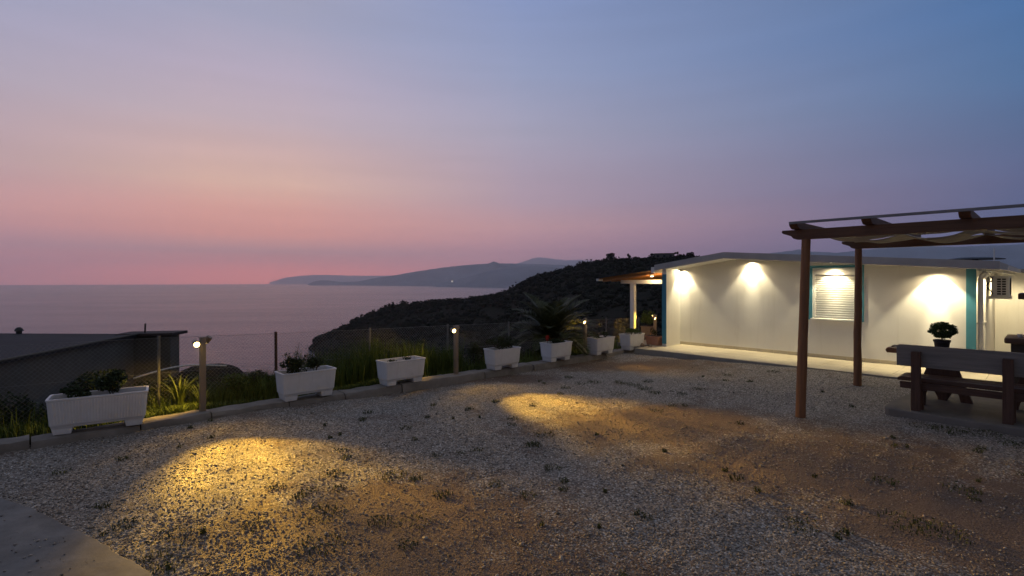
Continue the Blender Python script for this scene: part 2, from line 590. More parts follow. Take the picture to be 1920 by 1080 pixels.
# ------------------------------------------------------------------ sea, ending where the curve of the earth hides it
def build_sea():
    rs = np.concatenate([np.geomspace(30, 21000, 100)])
    azs = np.radians(np.linspace(-120, 120, 161))
    rr, aa = np.meshgrid(rs, azs, indexing='ij')
    x = rr * np.sin(aa); y = rr * np.cos(aa)
    z = -60 - rr ** 2 / (2 * 3.2e6)
    v = np.stack([x, y, z], -1).reshape(-1, 3)
    n = len(azs)
    i = np.arange(len(rs) - 1)[:, None] * n + np.arange(n - 1)[None, :]
    i = i.ravel()
    f = np.stack([i, i + 1, i + n + 1, i + n], -1)[:, ::-1]
    o = np_mesh("sea", v, f, M_SEA, smooth=True)
    tag(o, kind="structure")


build_sea()


# ------------------------------------------------------------------ far mountains
def mountain(name, prof, depth, seed, shore=-62.0, sub=6):
    """prof: (bearing column, skyline row, distance of the crest). A ridge with a front and a back flank."""
    prof = np.array(prof, float)
    px = np.interp(np.linspace(0, len(prof) - 1, (len(prof) - 1) * sub + 1), np.arange(len(prof)), prof[:, 0])
    row = np.interp(px, prof[:, 0], prof[:, 1]); dist = np.interp(px, prof[:, 0], prof[:, 2])
    cx = (px - 960) / 960 * dist; cy = dist
    cz = 2 + (526 - row) / 960 * dist
    ts = np.linspace(-1, 1, 25)
    vs = []
    for j in range(len(px)):
        d = np.array([cx[j], cy[j]]); d = d / np.linalg.norm(d)
        base = shore - dist[j] ** 2 / (2 * 3.2e6) - 30
        for t in ts:
            fall = (1 - abs(t)) ** 1.15
            off = t * depth
            n1 = noise3((cx[j] / depth * 3 + seed, t * 2.5, seed), 1.0)
            n2 = noise3((cx[j] / depth * 9 + seed, t * 7, seed * 2), 1.0)
            h = base + (cz[j] - base) * fall * (1 + (0.28 * n1 + 0.12 * n2) * min(1, abs(t) * 3))
            h += 0.018 * (cz[j] - base) * noise3((cx[j] / depth * 22, t * 4, seed), 1.0)
            vs.append((cx[j] + d[0] * off, cy[j] + d[1] * off, h))
    m = len(ts)
    i = (np.arange(len(px) - 1)[:, None] * m + np.arange(m - 1)[None, :]).ravel()
    f = np.stack([i, i + 1, i + m + 1, i + m], -1)
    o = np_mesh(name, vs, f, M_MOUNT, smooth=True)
    tag(o, kind="structure")
    return o


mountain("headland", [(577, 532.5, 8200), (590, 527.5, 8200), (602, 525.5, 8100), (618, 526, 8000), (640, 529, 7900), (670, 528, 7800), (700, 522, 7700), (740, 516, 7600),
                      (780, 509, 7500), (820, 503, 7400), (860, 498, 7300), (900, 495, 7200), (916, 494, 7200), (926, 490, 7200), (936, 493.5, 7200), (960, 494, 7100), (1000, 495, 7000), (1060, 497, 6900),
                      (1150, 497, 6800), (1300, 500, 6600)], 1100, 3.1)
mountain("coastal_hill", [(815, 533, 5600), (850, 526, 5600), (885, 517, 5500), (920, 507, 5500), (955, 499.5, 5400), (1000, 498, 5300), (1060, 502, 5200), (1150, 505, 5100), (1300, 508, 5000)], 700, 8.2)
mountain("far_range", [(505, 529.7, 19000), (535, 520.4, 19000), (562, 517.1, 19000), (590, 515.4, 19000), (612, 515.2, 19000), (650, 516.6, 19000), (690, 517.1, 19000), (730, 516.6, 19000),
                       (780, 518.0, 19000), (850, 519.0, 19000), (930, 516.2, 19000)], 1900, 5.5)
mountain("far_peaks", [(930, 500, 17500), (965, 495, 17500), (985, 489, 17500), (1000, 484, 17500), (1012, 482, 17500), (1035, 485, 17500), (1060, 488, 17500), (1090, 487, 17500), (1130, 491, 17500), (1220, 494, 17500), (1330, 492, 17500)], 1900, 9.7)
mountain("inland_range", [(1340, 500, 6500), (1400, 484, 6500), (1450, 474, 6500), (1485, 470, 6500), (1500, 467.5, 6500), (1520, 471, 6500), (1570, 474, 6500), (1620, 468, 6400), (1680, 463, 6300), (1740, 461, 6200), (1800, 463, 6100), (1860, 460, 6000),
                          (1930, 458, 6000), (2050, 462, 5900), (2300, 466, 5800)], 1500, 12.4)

# ------------------------------------------------------------------ hillside: the slope below the yard and the scrub hill beyond it
RIDGE = np.array([(560, 720, 470), (578, 690, 465), (588, 652, 462), (594, 638, 460), (640, 617, 452), (700, 592, 440), (750, 578, 430), (800, 570, 420), (870, 563, 410), (950, 551, 400), (975, 540, 392), (1000, 527, 385), (1030, 514, 372),
                  (1060, 503, 360), (1100, 496, 345), (1150, 490, 330), (1200, 488, 315), (1250, 486, 305), (1300, 487, 300), (1345, 500, 296), (1500, 506, 285), (2000, 506, 260), (3200, 500, 240)], float)


def ridge_at(q):
    px = 960 + 960 * q
    return np.interp(px, RIDGE[:, 0], RIDGE[:, 1], left=900), np.interp(px, RIDGE[:, 0], RIDGE[:, 2])


def hill_z(x, y):
    r = math.hypot(x, y)
    u, v = kuv(x, y)
    d = -u
    if d < 0.0:
        z1 = -1.6 - 0.02 * max(0.0, v)
    else:
        z1 = 0.03 - 0.06 * d - 0.22 * max(0, d - 1.0) - 0.16 * max(0, d - 2.2)
        z1 += 0.05 * noise3((x, y, 2.0), 0.8) * min(1, d)
        z1 += 0.5 * noise3((x, y, 9.0), 0.09) * min(1, max(0, d - 3) / 8)
        z1 -= 0.003 * max(0, v) * min(1, d) * 4
    z1 = max(z1, -75)
    if y < 5: return z1
    q = x / y
    row, Yr = ridge_at(q)
    zr = 2 + (526 - row) / 960 * Yr
    t = y - Yr
    z2 = zr - (0.17 * (-t) if t < 0 else 0.75 * t) - 0.5
    z2 += 1.6 * noise3((x, y, 1.0), 0.03) * min(1, abs(t) / 40)
    return max(z1, z2, -75)


def build_hill():
    rs = np.concatenate([np.geomspace(4.5, 30, 75), np.geomspace(30.8, 620, 120)[0:]])
    azs = np.radians(np.concatenate([np.linspace(-88, -62, 20), np.linspace(-61, 72, 360)]))
    vs = []
    for r in rs:
        for a in azs:
            x = r * math.sin(a); y = r * math.cos(a)
            vs.append((x, y, hill_z(x, y)))
    n = len(azs)
    i = (np.arange(len(rs) - 1)[:, None] * n + np.arange(n - 1)[None, :]).ravel()
    f = np.stack([i, i + 1, i + n + 1, i + n], -1)[:, ::-1]
    o = np_mesh("hillside", vs, f, M_HILL, smooth=True)
    tag(o, kind="structure")


build_hill()


# ------------------------------------------------------------------ foliage tools
def leaf_cloud(centers, size, rng, flat=0.0, aspect=0.5):
    """one folded diamond leaf per centre"""
    n = len(centers)
    d = rng.normal(size=(n, 3)); d[:, 2] = d[:, 2] * (1 - flat) + 0.25
    d /= np.linalg.norm(d, axis=1)[:, None]
    w = np.cross(d, rng.normal(size=(n, 3))); w /= np.linalg.norm(w, axis=1)[:, None]
    up = np.cross(d, w)
    s = (size * rng.uniform(0.6, 1.3, n))[:, None]
    c = np.asarray(centers)
    v = np.stack([c - d * s * 0.5, c + w * s * aspect * 0.5 + up * s * 0.08, c + d * s * 0.5, c - w * s * aspect * 0.5 + up * s * 0.08], 1).reshape(-1, 3)
    i = np.arange(n)[:, None] * 4
    f = np.concatenate([i, i + 1, i + 2, i + 3], 1)
    return v, f


def blob_points(n, rx, ry, rz, rng, clumps=9, shell=0.55):
    cc = rng.normal(size=(clumps, 3)); cc /= np.linalg.norm(cc, axis=1)[:, None]
    cc *= rng.uniform(0.25, 0.78, clumps)[:, None]
    k_ = rng.integers(0, clumps, n)
    p = rng.normal(size=(n, 3)); p /= np.linalg.norm(p, axis=1)[:, None]
    p *= (rng.uniform(shell, 1, n) ** 0.6 * rng.uniform(0.28, 0.48, clumps)[k_])[:, None]
    p = cc[k_] + p
    return p * np.array([rx, ry, rz])


def blades(n, pos, h, lean, width, rng):
    """pos (n,3); two-segment bent blades"""
    a = rng.uniform(0, 2 * math.pi, n)
    dx = np.stack([np.cos(a), np.sin(a), np.zeros(n)], 1)
    sd = np.stack([-np.sin(a), np.cos(a), np.zeros(n)], 1)
    hh = (h * rng.uniform(0.45, 1.25, n))[:, None]
    ln = (lean * rng.uniform(0.1, 1.0, n))[:, None] * hh
    w = (width * rng.uniform(0.6, 1.3, n))[:, None]
    up = np.array([0, 0, 1.0])
    m = pos + dx * ln * 0.35 + up * hh * 0.6
    t = pos + dx * ln + up * hh * (1 - 0.25 * lean)
    v = np.stack([pos - sd * w, pos + sd * w, m + sd * w * 0.8, m - sd * w * 0.8, t], 1).reshape(-1, 3)
    i = np.arange(n)[:, None] * 5
    return v, [np.concatenate([i, i + 1, i + 2, i + 3], 1), np.concatenate([i + 3, i + 2, i + 4], 1)]


def shrub(name, loc, size, n, leaf, label, mat, seed, group=None, cat="shrub", stems=5):
    rng = np.random.default_rng(seed)
    root = empty(name, loc)
    rx, ry, rz = size
    p = blob_points(n, rx, ry, rz, rng)
    p[:, 2] += rz * 0.95
    p[:, 2] = np.maximum(p[:, 2], 0.02)
    v, f = leaf_cloud(p, leaf, rng)
    np_mesh("foliage", v, f, mat, root)
    mb = MB()
    for i in range(stems):
        a = rng.uniform(0, 6.28)
        e = Vector((math.cos(a) * rx * 0.6, math.sin(a) * ry * 0.6, rz * rng.uniform(0.9, 1.5)))
        mb.tube([(0, 0, -0.05), e * 0.5 + Vector((0, 0, 0.05)), e], [max(0.006, leaf * 0.12), max(0.004, leaf * 0.09), 0.002], 5)
    mb.build("stem", M_STEM, root)
    tag(root, label, cat, group)
    return root


# ------------------------------------------------------------------ maquis on the hill (nobody could count it)
def build_maquis():
    rng = np.random.default_rng(5)
    # jittered low-poly clump
    ico = bmesh.new(); bmesh.ops.create_icosphere(ico, subdivisions=1, radius=1.0)
    bv = np.array([v.co[:] for v in ico.verts]); bf = np.array([[v.index for v in f.verts] for f in ico.faces]); ico.free()
    V = []; F = []; off = 0
    cnt = 0
    for _ in range(6500):
        px = rng.uniform(565, 1325)
        q = (px - 960) / 960
        row, Yr = ridge_at(q)
        if rng.random() < 0.35:
            y = Yr + rng.uniform(-10, 3)
        else:
            y = Yr - rng.uniform(0, 1) ** 1.3 * 300
        if y < 45: continue
        x = q * y
        z = hill_z(x, y)
        if z < -61: continue
        cl = noise3((x, y, 4.0), 0.035)
        if cl < -0.28 and rng.random() < 0.75: continue
        s = rng.uniform(0.7, 2.4) * (0.45 + 0.55 * y / 400) * (1.0 + 1.1 * max(0, cl))
        if rng.random() < 0.06: s *= 1.5
        v = bv * (1 + rng.uniform(-0.33, 0.33, (len(bv), 1))) * np.array([s * 1.2, s * 1.2, s * rng.uniform(0.6, 1.0)]) + np.array([x, y, z + 0.25 * s])
        V.append(v); F.append(bf + off); off += len(bv); cnt += 1
        # loose leaf tufts that break the outline
        k_ = 26
        p = rng.normal(size=(k_, 3)); p /= np.linalg.norm(p, axis=1)[:, None]
        p = p * np.array([s * 1.3, s * 1.3, s * 0.95]) + np.array([x, y, z + 0.35 * s])
        lv, lf = leaf_cloud(p, s * 0.55, rng, aspect=0.7)
        V.append(lv); F.append(np.concatenate([lf[:, :3] + off, lf[:, [0, 2, 3]] + off])); off += len(lv)
    o = np_mesh("maquis", np.concatenate(V), np.concatenate(F), M_BUSH)
    tag(o, "dark dense scrub covering the hillside above the sea", "scrub", kind="stuff")


build_maquis()


def hill_tree(px, dy, h, w, label, seed):
    rng = np.random.default_rng(seed)
    q = (px - 960) / 960
    row, Yr = ridge_at(q)
    y = Yr + dy; x = q * y
    z = hill_z(x, y)
    root = empty("ridge_tree", (x, y, z - 0.2))
    MB().tube([(0, 0, 0), (0.1 * w, 0, h * 0.3), (-0.05 * w, 0.05, h * 0.65)], [0.12 * w * 0.5, 0.08 * w * 0.5, 0.03], 6).build("trunk", M_STEM, root)
    p = blob_points(420, w * 0.75, w * 0.75, h * 0.45, rng, 7)
    p[:, 2] += h * 0.66
    v, f = leaf_cloud(p, 0.17 * h, rng, aspect=0.7)
    np_mesh("crown", v, f, M_BUSH, root)
    tag(root, label, "tree", "trees on the skyline of the scrub hill")


hill_tree(1136, -2, 3.8, 3.0, "small rounded tree on the skyline, left neighbour of the double-headed tree", 1)
hill_tree(1147, -2, 6.4, 4.6, "dark double-headed tree standing highest left of the porch on the hill skyline", 2)
hill_tree(1172, -1, 3.2, 1.8, "narrow low tree on the skyline left of the upright thin tree", 3)
hill_tree(1179, -1, 4.4, 2.0, "upright thin tree on the skyline above the porch roof", 4)
hill_tree(1193, -1, 3.5, 4.5, "broad low tree on the skyline just above the porch's inner end", 5)
hill_tree(1224, -3, 4.8, 4.4, "rounded tree touching the left end of the flat hilltop building", 6)
hill_tree(1276, -2, 4.6, 2.2, "small tree on the skyline right of the flat hilltop building", 7)
hill_tree(1295, -2, 5.4, 4.8, "bushy tree on the skyline where the bungalow roof starts to hide the hill", 8)
hill_tree(1093, 0, 3.0, 2.6, "low tree on the skyline where the hill meets the blue mountains", 9)
hill_tree(968, -3, 3.6, 4.0, "round bush-like tree where the hill edge drops in front of the sea", 10)


def hilltop_house():
    q = (1246 - 960) / 960
    y = 302.0; x = q * y
    z = hill_z(x, y)
    root = empty("hilltop_building", (x, y, z + 0.6), R(-20))
    w = MB(); w.b2(-5.4, 5.4, -3, 3, -3.5, 3.5); w.build("wall", M_HUT, root)
    MB().b2(-5.8, 5.8, -3.4, 3.4, 3.5, 3.8).build("roof", M_HUTSLAB, root)
    for sx in (-3.6, 0.0, 3.6):
        f = MB().b2(sx - 0.6, sx + 0.6, -3.06, -3.005, 1.5, 2.7).build("window", M_GLASS, root)
    tag(root, "low flat-roofed dark building on top of the scrub hill", "building")


hilltop_house()


def far_light(px, row, y, label):
    x = (px - 960) / 960 * y
    z = 2 - (row - 526) / 960 * y
    root = empty("shore_house", (x, y, z - 8))
    MB().b2(-12, 12, -8, 8, -12, 12).build("wall", M_WHITEP, root)
    MB().prism([(-14, 12), (14, 12), (0, 18)], 'y', -9, 9).build("roof", M_TERRA, root)
    MB().b2(-5, 5, -8.4, -8.05, 0, 7).build("window", emit("lit_far_window", (1.0, 0.9, 0.75, 1), 2.0), root)
    tag(root, label, "house")


far_light(848, 526.5, 5050, "far white house with lights on the blue headland across the bay")

# ------------------------------------------------------------------ yard
def build_yard():
    us = np.concatenate([np.arange(-0.02, 12.0, 0.085), np.arange(12.0, 26, 0.5)])
    vs_ = np.concatenate([np.arange(-16, -6, 0.4), np.arange(-6, 13.5, 0.085), np.arange(13.5, 22, 0.5)])
    V = []
    for u in us:
        for v in vs_:
            p = K(u, v)
            V.append((p.x, p.y, yard_z(p.x, p.y)))
    n = len(vs_)
    i = (np.arange(len(us) - 1)[:, None] * n + np.arange(n - 1)[None, :]).ravel()
    f = np.stack([i, i + n, i + n + 1, i + 1], -1)
    o = np_mesh("gravel_yard", V, f, M_GRAVEL, smooth=True)
    tag(o, kind="structure")


build_yard()


def concrete_pad():
    key = [(-6.4, 5.0), (-5.3, 4.9), (-4.615, 4.615), (-4.15, 4.40), (-3.35, 3.97), (-2.99, 3.77), (-2.73, 3.60), (-2.45, 3.44), (-2.0, 3.05), (-1.5, 2.2), (-1.0, -2.0)]
    pts = [(-8.2, 3.6)]
    for (x0, y0), (x1, y1) in zip(key[:-1], key[1:]):
        n = max(2, int(math.hypot(x1 - x0, y1 - y0) / 0.05)) if x0 > -5 and y1 > 2 else 2
        for i in range(n):
            t = i / n; x = x0 + (x1 - x0) * t; y = y0 + (y1 - y0) * t
            w = 0.02 * noise3((x, y, 1), 3.0) + 0.014 * noise3((x, y, 1), 9.0) + 0.007 * noise3((x, y, 1), 26.0)
            pts.append((x + w * 0.5, y + w))
    pts += [(-1.0, -2.0), (-8.2, -3)]
    bm = bmesh.new()
    top = [bm.verts.new((x, y, 0.055)) for x, y in pts]
    bot = [bm.verts.new((x, y, -0.15)) for x, y in pts]
    bm.faces.new(top)
    for i in range(len(pts)):
        j = (i + 1) % len(pts)
        bm.faces.new((top[i], bot[i], bot[j], top[j]))
    bmesh.ops.recalc_face_normals(bm, faces=bm.faces)
    me = bpy.data.meshes.new("concrete_path"); bm.to_mesh(me); bm.free()
    o = finish("concrete_path", me, M_PAD, None, 0.006)
    tag(o, kind="structure")


concrete_pad()


def in_view(x, y, m=0.12):
    return y > 2.6 and abs(x / y) < 1.0 + m


def on_pad(x, y):
    return x < -2.0 and y < 4.8 and (y < 4.66 + (-4.6 - x) * 0.15 if x < -4.6 else y < 4.62 - (x + 4.6) * 0.6)


def build_stones():
    rng = np.random.default_rng(21)
    oct_v = np.array([(1, 0, 0), (-1, 0, 0), (0, 1, 0), (0, -1, 0), (0, 0, 1), (0, 0, -1)], float)
    oct_f = np.array([(0, 2, 4), (2, 1, 4), (1, 3, 4), (3, 0, 4), (2, 0, 5), (1, 2, 5), (3, 1, 5), (0, 3, 5)])
    V = []; F = []; off = 0
    n = 0
    while n < 60000:
        y = 2.7 + 10.5 * rng.random() ** 1.6
        x = rng.uniform(-1.06, 1.06) * y
        u, v = kuv(x, y)
        if u < 0.25: continue
        pad = on_pad(x, y)
        if pad and rng.random() > 0.035: continue
        if (Vector((x, y, 0)) - HO).dot(BX) > -1.85 and (Vector((x, y, 0)) - HO).dot(AX) > -0.6: continue
        dens = 0.55 + 0.9 * noise3((x, y, 3.0), 0.6) + 0.5 * noise3((x, y, 8.0), 1.9) + (0.25 if x < -1 else 0)
        if rng.random() > dens: continue
        s = 0.0035 + 0.0085 * rng.random() ** 2.4
        if rng.random() < 0.008: s *= rng.uniform(1.4, 2.2)
        a = rng.uniform(0, 6.28); ca, sa = math.cos(a), math.sin(a)
        v_ = oct_v * (1 + rng.uniform(-0.35, 0.35, (6, 1))) * np.array([s * 1.25, s, s * 0.7])
        v_ = np.stack([v_[:, 0] * ca - v_[:, 1] * sa, v_[:, 0] * sa + v_[:, 1] * ca, v_[:, 2]], 1)
        V.append(v_ + np.array([x, y, (0.056 if pad else yard_z(x, y)) + s * 0.35])); F.append(oct_f + off); off += 6; n += 1
    o = np_mesh("gravel", np.concatenate(V), np.concatenate(F), M_STONE)
    tag(o, "pale loose gravel strewn over the whole yard", "gravel", kind="stuff")


build_stones()


def build_yard_weeds():
    rng = np.random.default_rng(33)
    V = []; F4 = []; F3 = []; off = 0
    spots = []
    def P(px, row):
        y = 960 * 2.0 / (row - 526); return ((px - 960) / 960 * y, y)
    fixed = [(640, 848, .16), (650, 862, .10), (625, 890, .16), (632, 918, .14), (520, 917, .12), (580, 925, .14), (605, 965, .28), (600, 1030, .26), (560, 935, .10), (480, 985, .18), (330, 1010, .30), (300, 1060, .28),
             (270, 1075, .2), (735, 893, .22), (780, 900, .10), (770, 985, .25), (710, 980, .15), (830, 930, .14), (765, 1025, .12), (895, 843, .12), (820, 855, .10), (865, 850, .1), (930, 910, .12), (990, 930, .12), (1000, 835, .14), (1020, 815, .2),
             (1035, 880, .15), (960, 795, .1), (1115, 712, .2), (1170, 715, .22), (1190, 720, .2), (1210, 727, .2), (1230, 735, .18), (1160, 735, .2), (1090, 715, .2), (1230, 770, .16), (1260, 760, .14), (1365, 702, .16), (1160, 712, .12), (1215, 712, .16),
             (1065, 700, .14), (1060, 722, .16), (1310, 730, .16), (960, 780, .14), (1450, 700, .18), (1280, 738, .16), (1700, 985, .3), (1760, 1000, .3), (1500, 990, .2), (1380, 900, .12), (1660, 905, .18), (1800, 920, .2), (1840, 815, .3), (1780, 810, .3), (1730, 800, .25),
             (1900, 835, .25), (115, 885, .12), (230, 860, .1), (190, 950, .1), (240, 985, .15), (880, 760, .1), (760, 800, .14), (690, 770, .12), (930, 745, .12), (1000, 755, .1), (1050, 735, .1)]
    for px, row, r in fixed:
        spots.append((*P(px, row), r * 0.7, 1.0))
    while len(spots) < 150:
        y = 2.8 + 11 * rng.random() ** 1.3
        x = rng.uniform(-1.0, 1.05) * y
        u, v = kuv(x, y)
        if u < 0.3 or on_pad(x, y): continue
        if (Vector((x, y, 0)) - HO).dot(BX) > -1.85: continue
        if noise3((x, y, 20.0), 0.5) + 0.35 * rng.random() < 0.05: continue
        spots.append((x, y, rng.uniform(0.015, 0.06), rng.uniform(0.2, 0.7)))
    for x, y, r, dn in spots:
        n = int(18 + 900 * r * dn * min(r, 0.25) + 60 * r)
        a = rng.uniform(0, 6.28, n); rr = r * np.sqrt(rng.random(n))
        xs = x + rr * np.cos(a); ys = y + rr * np.sin(a)
        pos = np.stack([xs, ys, [yard_z(p, q) for p, q in zip(xs, ys)]], 1)
        v, (q4, q3) = blades(n, pos, rng.uniform(0.02, 0.055), 0.9, 0.004, rng)
        V.append(v); F4.append(q4 + off); F3.append(q3 + off); off += len(v)
        m = n
        a = rng.uniform(0, 6.28, m); rr = r * np.sqrt(rng.random(m))
        xs = x + rr * np.cos(a); ys = y + rr * np.sin(a)
        pc = np.stack([xs, ys, [yard_z(p, q) + 0.012 for p, q in zip(xs, ys)]], 1); pc[:, 2] += rng.uniform(0, 0.03, m)
        lv, lf = leaf_cloud(pc, 0.022, rng, 0.5)
        V.append(lv); F4.append(lf + off); off += len(lv)
    o = np_mesh("yard_weeds", np.concatenate(V), [np.concatenate(F4), np.concatenate(F3)], M_DRYGR)
    tag(o, "small green and dry weed tufts growing through the gravel", "weeds", kind="stuff")


build_yard_weeds()


# ------------------------------------------------------------------ kerb wall
def build_kerb():
    root = empty("kerb", (KO.x, KO.y, 0), TH)
    root["kind"] = "structure"
    rng = random.Random(4)
    v = -5.2
    while v < 12.3:
        L = rng.uniform(0.7, 1.15)
        z = kerb_z(v)
        w0 = -0.17 + rng.uniform(-0.03, 0.02); w1 = 0.17 + rng.uniform(-0.02, 0.035)
        bm = bmesh.new()
        nx, ny = 5, 9
        zt = z + rng.uniform(-0.012, 0.01)
        rows = []
        prof = [(w1 + 0.02, -0.5), (w1 + 0.008, zt - 0.05), (w1 - 0.012, zt - 0.008), (w1 - 0.06, zt), (0.02, zt), (w0 + 0.05, zt), (w0, zt - 0.02), (w0 - 0.01, -0.6)]
        for j in range(ny + 1):
            yy = v + 0.008 + (L - 0.016) * j / ny
            row = []
            for (xx, zz) in prof:
                nn = 0.024 * noise3((xx * 3, yy, zz * 4), 4.1) + 0.034 * noise3((xx, yy, 7), 1.3)
                row.append(bm.verts.new((xx + nn, yy, zz + (0.018 * noise3((xx * 2, yy, 3), 5.0) if zz > -0.3 else 0))))
            rows.append(row)
        for j in range(ny):
            for i in range(len(prof) - 1):
                bm.faces.new((rows[j][i], rows[j][i + 1], rows[j + 1][i + 1], rows[j + 1][i]))
        bm.faces.new(rows[0]); bm.faces.new(rows[-1][::-1])
        bmesh.ops.recalc_face_normals(bm, faces=bm.faces)
        me = bpy.data.meshes.new("kerb_stone"); bm.to_mesh(me); bm.free()
        finish("kerb_stone", me, M_KERB, root, 0, 'auto')
        v += L


build_kerb()


# ------------------------------------------------------------------ weeds behind the kerb
def build_verge():
    rng = np.random.default_rng(77)
    V = []; F4 = []; F3 = []; off = 0
    def patch(n, v0, v1, d0, d1, h, lean, w):
        nonlocal off
        vv = rng.uniform(v0, v1, n); dd = rng.uniform(d0, d1, n)
        pos = []
        for a, b in zip(vv, dd):
            p = K(-b, a)
            pos.append((p.x, p.y, hill_z(p.x, p.y) - 0.02))
        pos = np.array(pos)
        hv = h * (0.75 + 0.5 * np.array([noise3((a, b, 1), 1.1) for a, b in zip(vv, dd)]))
        v, (q4, q3) = blades(n, pos, hv, lean, w, rng)
        V.append(v); F4.append(q4 + off); F3.append(q3 + off); off += len(v)
    patch(15000, -6, 13.0, 0.18, 1.3, 0.20, 0.7, 0.005)
    patch(12000, -6, 13.0, 0.6, 2.6, 0.46, 0.5, 0.0055)
    patch(7500, 1.8, 5.2, 0.45, 2.2, 0.95, 0.4, 0.0055)
    patch(3500, 0.3, 1.6, 0.5, 1.8, 0.55, 0.5, 0.0055)
    patch(3500, 2.0, 3.0, 0.18, 0.6, 0.18, 0.8, 0.005)
    patch(5000, -1.3, 0.6, 0.18, 0.8, 0.22, 0.7, 0.005)
    patch(4500, -7, 12, 2.2, 6.0, 0.5, 0.5, 0.008)
    o = np_mesh("verge_grass", np.concatenate(V), [np.concatenate(F4), np.concatenate(F3)], M_GRASS)
    tag(o, "rough green grass and weeds growing behind the kerb", "grass", kind="stuff")


build_verge()


def reed_clump(u, v, n, h, label, seed):
    rng = np.random.default_rng(seed)
    p = K(u, v); z = hill_z(p.x, p.y)
    root = empty("strap_leaf_plant", (p.x, p.y, z))
    for i in range(n):
        a = rng.uniform(0, 6.28); hh = h * rng.uniform(0.6, 1.1); le = rng.uniform(0.15, 0.75) * hh
        pts = []
        for t in np.linspace(0, 1, 7):
            pts.append(Vector((math.cos(a) * (0.03 + le * t ** 1.6), math.sin(a) * (0.03 + le * t ** 1.6), hh * (1.35 * t - 0.62 * t ** 2.4))))
        sd = Vector((-math.sin(a), math.cos(a), 0))
        mb = MB(); vs = []; fs = []
        for j, q in enumerate(pts):
            w = 0.011 * (1 - (j / 6.0) ** 2) + 0.0012
            vs += [q - sd * w, q + Vector((0, 0, -0.004)), q + sd * w]
        for j in range(6):
            fs += [(j * 3, j * 3 + 1, j * 3 + 4, j * 3 + 3), (j * 3 + 1, j * 3 + 2, j * 3 + 5, j * 3 + 4)]
        mb.add(vs, fs); mb.build("leaf", M_REED, root)
    tag(root, label, "plant", "strap-leaved plants behind the kerb")


reed_clump(-0.75, -0.15, 46, 0.72, "tall arching strap-leaved plant between the ribbed planter and the nearest bollard", 1)
reed_clump(-0.62, 0.12, 22, 0.5, "small strap-leaved plant right behind the nearest bollard lamp", 2)

p = K(-1.2, -2.55)
def put_shrub(u, v, size, n, leaf, label, mat, seed, name="shrub", group="shrubs behind the kerb", dz=0.0):
    p = K(u, v); return shrub(name, (p.x, p.y, hill_z(p.x, p.y) + dz), size, n, leaf, label, mat, seed, group)


put_shrub(-0.9, -1.2, (0.6, 0.5, 0.40), 3200, 0.05, "dark leafy shrub just behind the ribbed planter", M_LEAFD, 31)
put_shrub(-1.5, -2.2, (0.75, 0.6, 0.42), 3400, 0.05, "low dark shrub at the photo's left edge below the hut", M_LEAFD, 32)
put_shrub(-0.65, -2.5, (0.42, 0.35, 0.17), 1500, 0.045, "low spreading bush with tiny white blossoms left of the ribbed planter", M_LEAFD, 33)
put_shrub(-1.0, 0.75, (0.45, 0.4, 0.27), 2400, 0.045, "dense green shrub between the nearest bollard and the rose planter", M_LEAFG, 34)
put_shrub(-1.35, 1.25, (0.4, 0.4, 0.30), 2000, 0.045, "dark green shrub close to the left end of the rose planter", M_LEAFD, 35)
put_shrub(-2.6, 0.4, (0.9, 0.8, 0.42), 2600, 0.08, "dark bush on the slope seen below the sea, right of the nearest bollard", M_LEAFD, 36)
put_shrub(-2.0, 2.9, (0.7, 0.7, 0.45), 3000, 0.06, "tall feathery bush behind the fence post between the second and third planters", M_LEAFG, 37)
put_shrub(-1.3, 4.9, (0.7, 0.5, 0.38), 2600, 0.055, "dark shrub behind the second bollard lamp", M_LEAFD, 38)
put_shrub(-1.1, 6.1, (0.45, 0.4, 0.42), 2000, 0.05, "dark shrub behind the planter with the rounded bush", M_LEAFD, 39)
put_shrub(-1.0, 8.6, (0.5, 0.4, 0.3), 2000, 0.05, "low shrub behind the third bollard lamp", M_LEAFD, 40)
put_shrub(-1.1, 10.2, (0.6, 0.5, 0.42), 2200, 0.05, "dark shrub behind the two farthest white planters", M_LEAFD, 41)
put_shrub(-3.2, -4.2, (1.2, 1.0, 0.55), 2600, 0.09, "wide dark bush under the hut wall at the far left", M_LEAFD, 42)
put_shrub(-4.2, -1.2, (1.2, 0.9, 0.5), 2600, 0.09, "dark bush against the foot of the hut's right end", M_LEAFD, 43)
put_shrub(-1.9, -0.25, (0.6, 0.5, 0.36), 2600, 0.05, "dark leafy bush in front of the covered heap, behind the nearest bollard", M_LEAFD, 44)
put_shrub(-1.7, 0.45, (0.5, 0.45, 0.40), 2400, 0.05, "dark twiggy bush between the covered heap and the rose planter", M_LEAFD, 45)
# tiny white blossoms on the low bush
p = K(-0.6, -2.45)
rngb = np.random.default_rng(3)
mbp = blob_points(22, 0.3, 0.2, 0.08, rngb) + np.array([p.x, p.y, hill_z(p.x, p.y) + 0.30])
v, f = leaf_cloud(mbp, 0.028, rngb, aspect=0.9)
tag(np_mesh("white_blossoms", v, f, M_PINK), "tiny white blossoms on the low bush at the left edge", "flowers", kind="stuff")


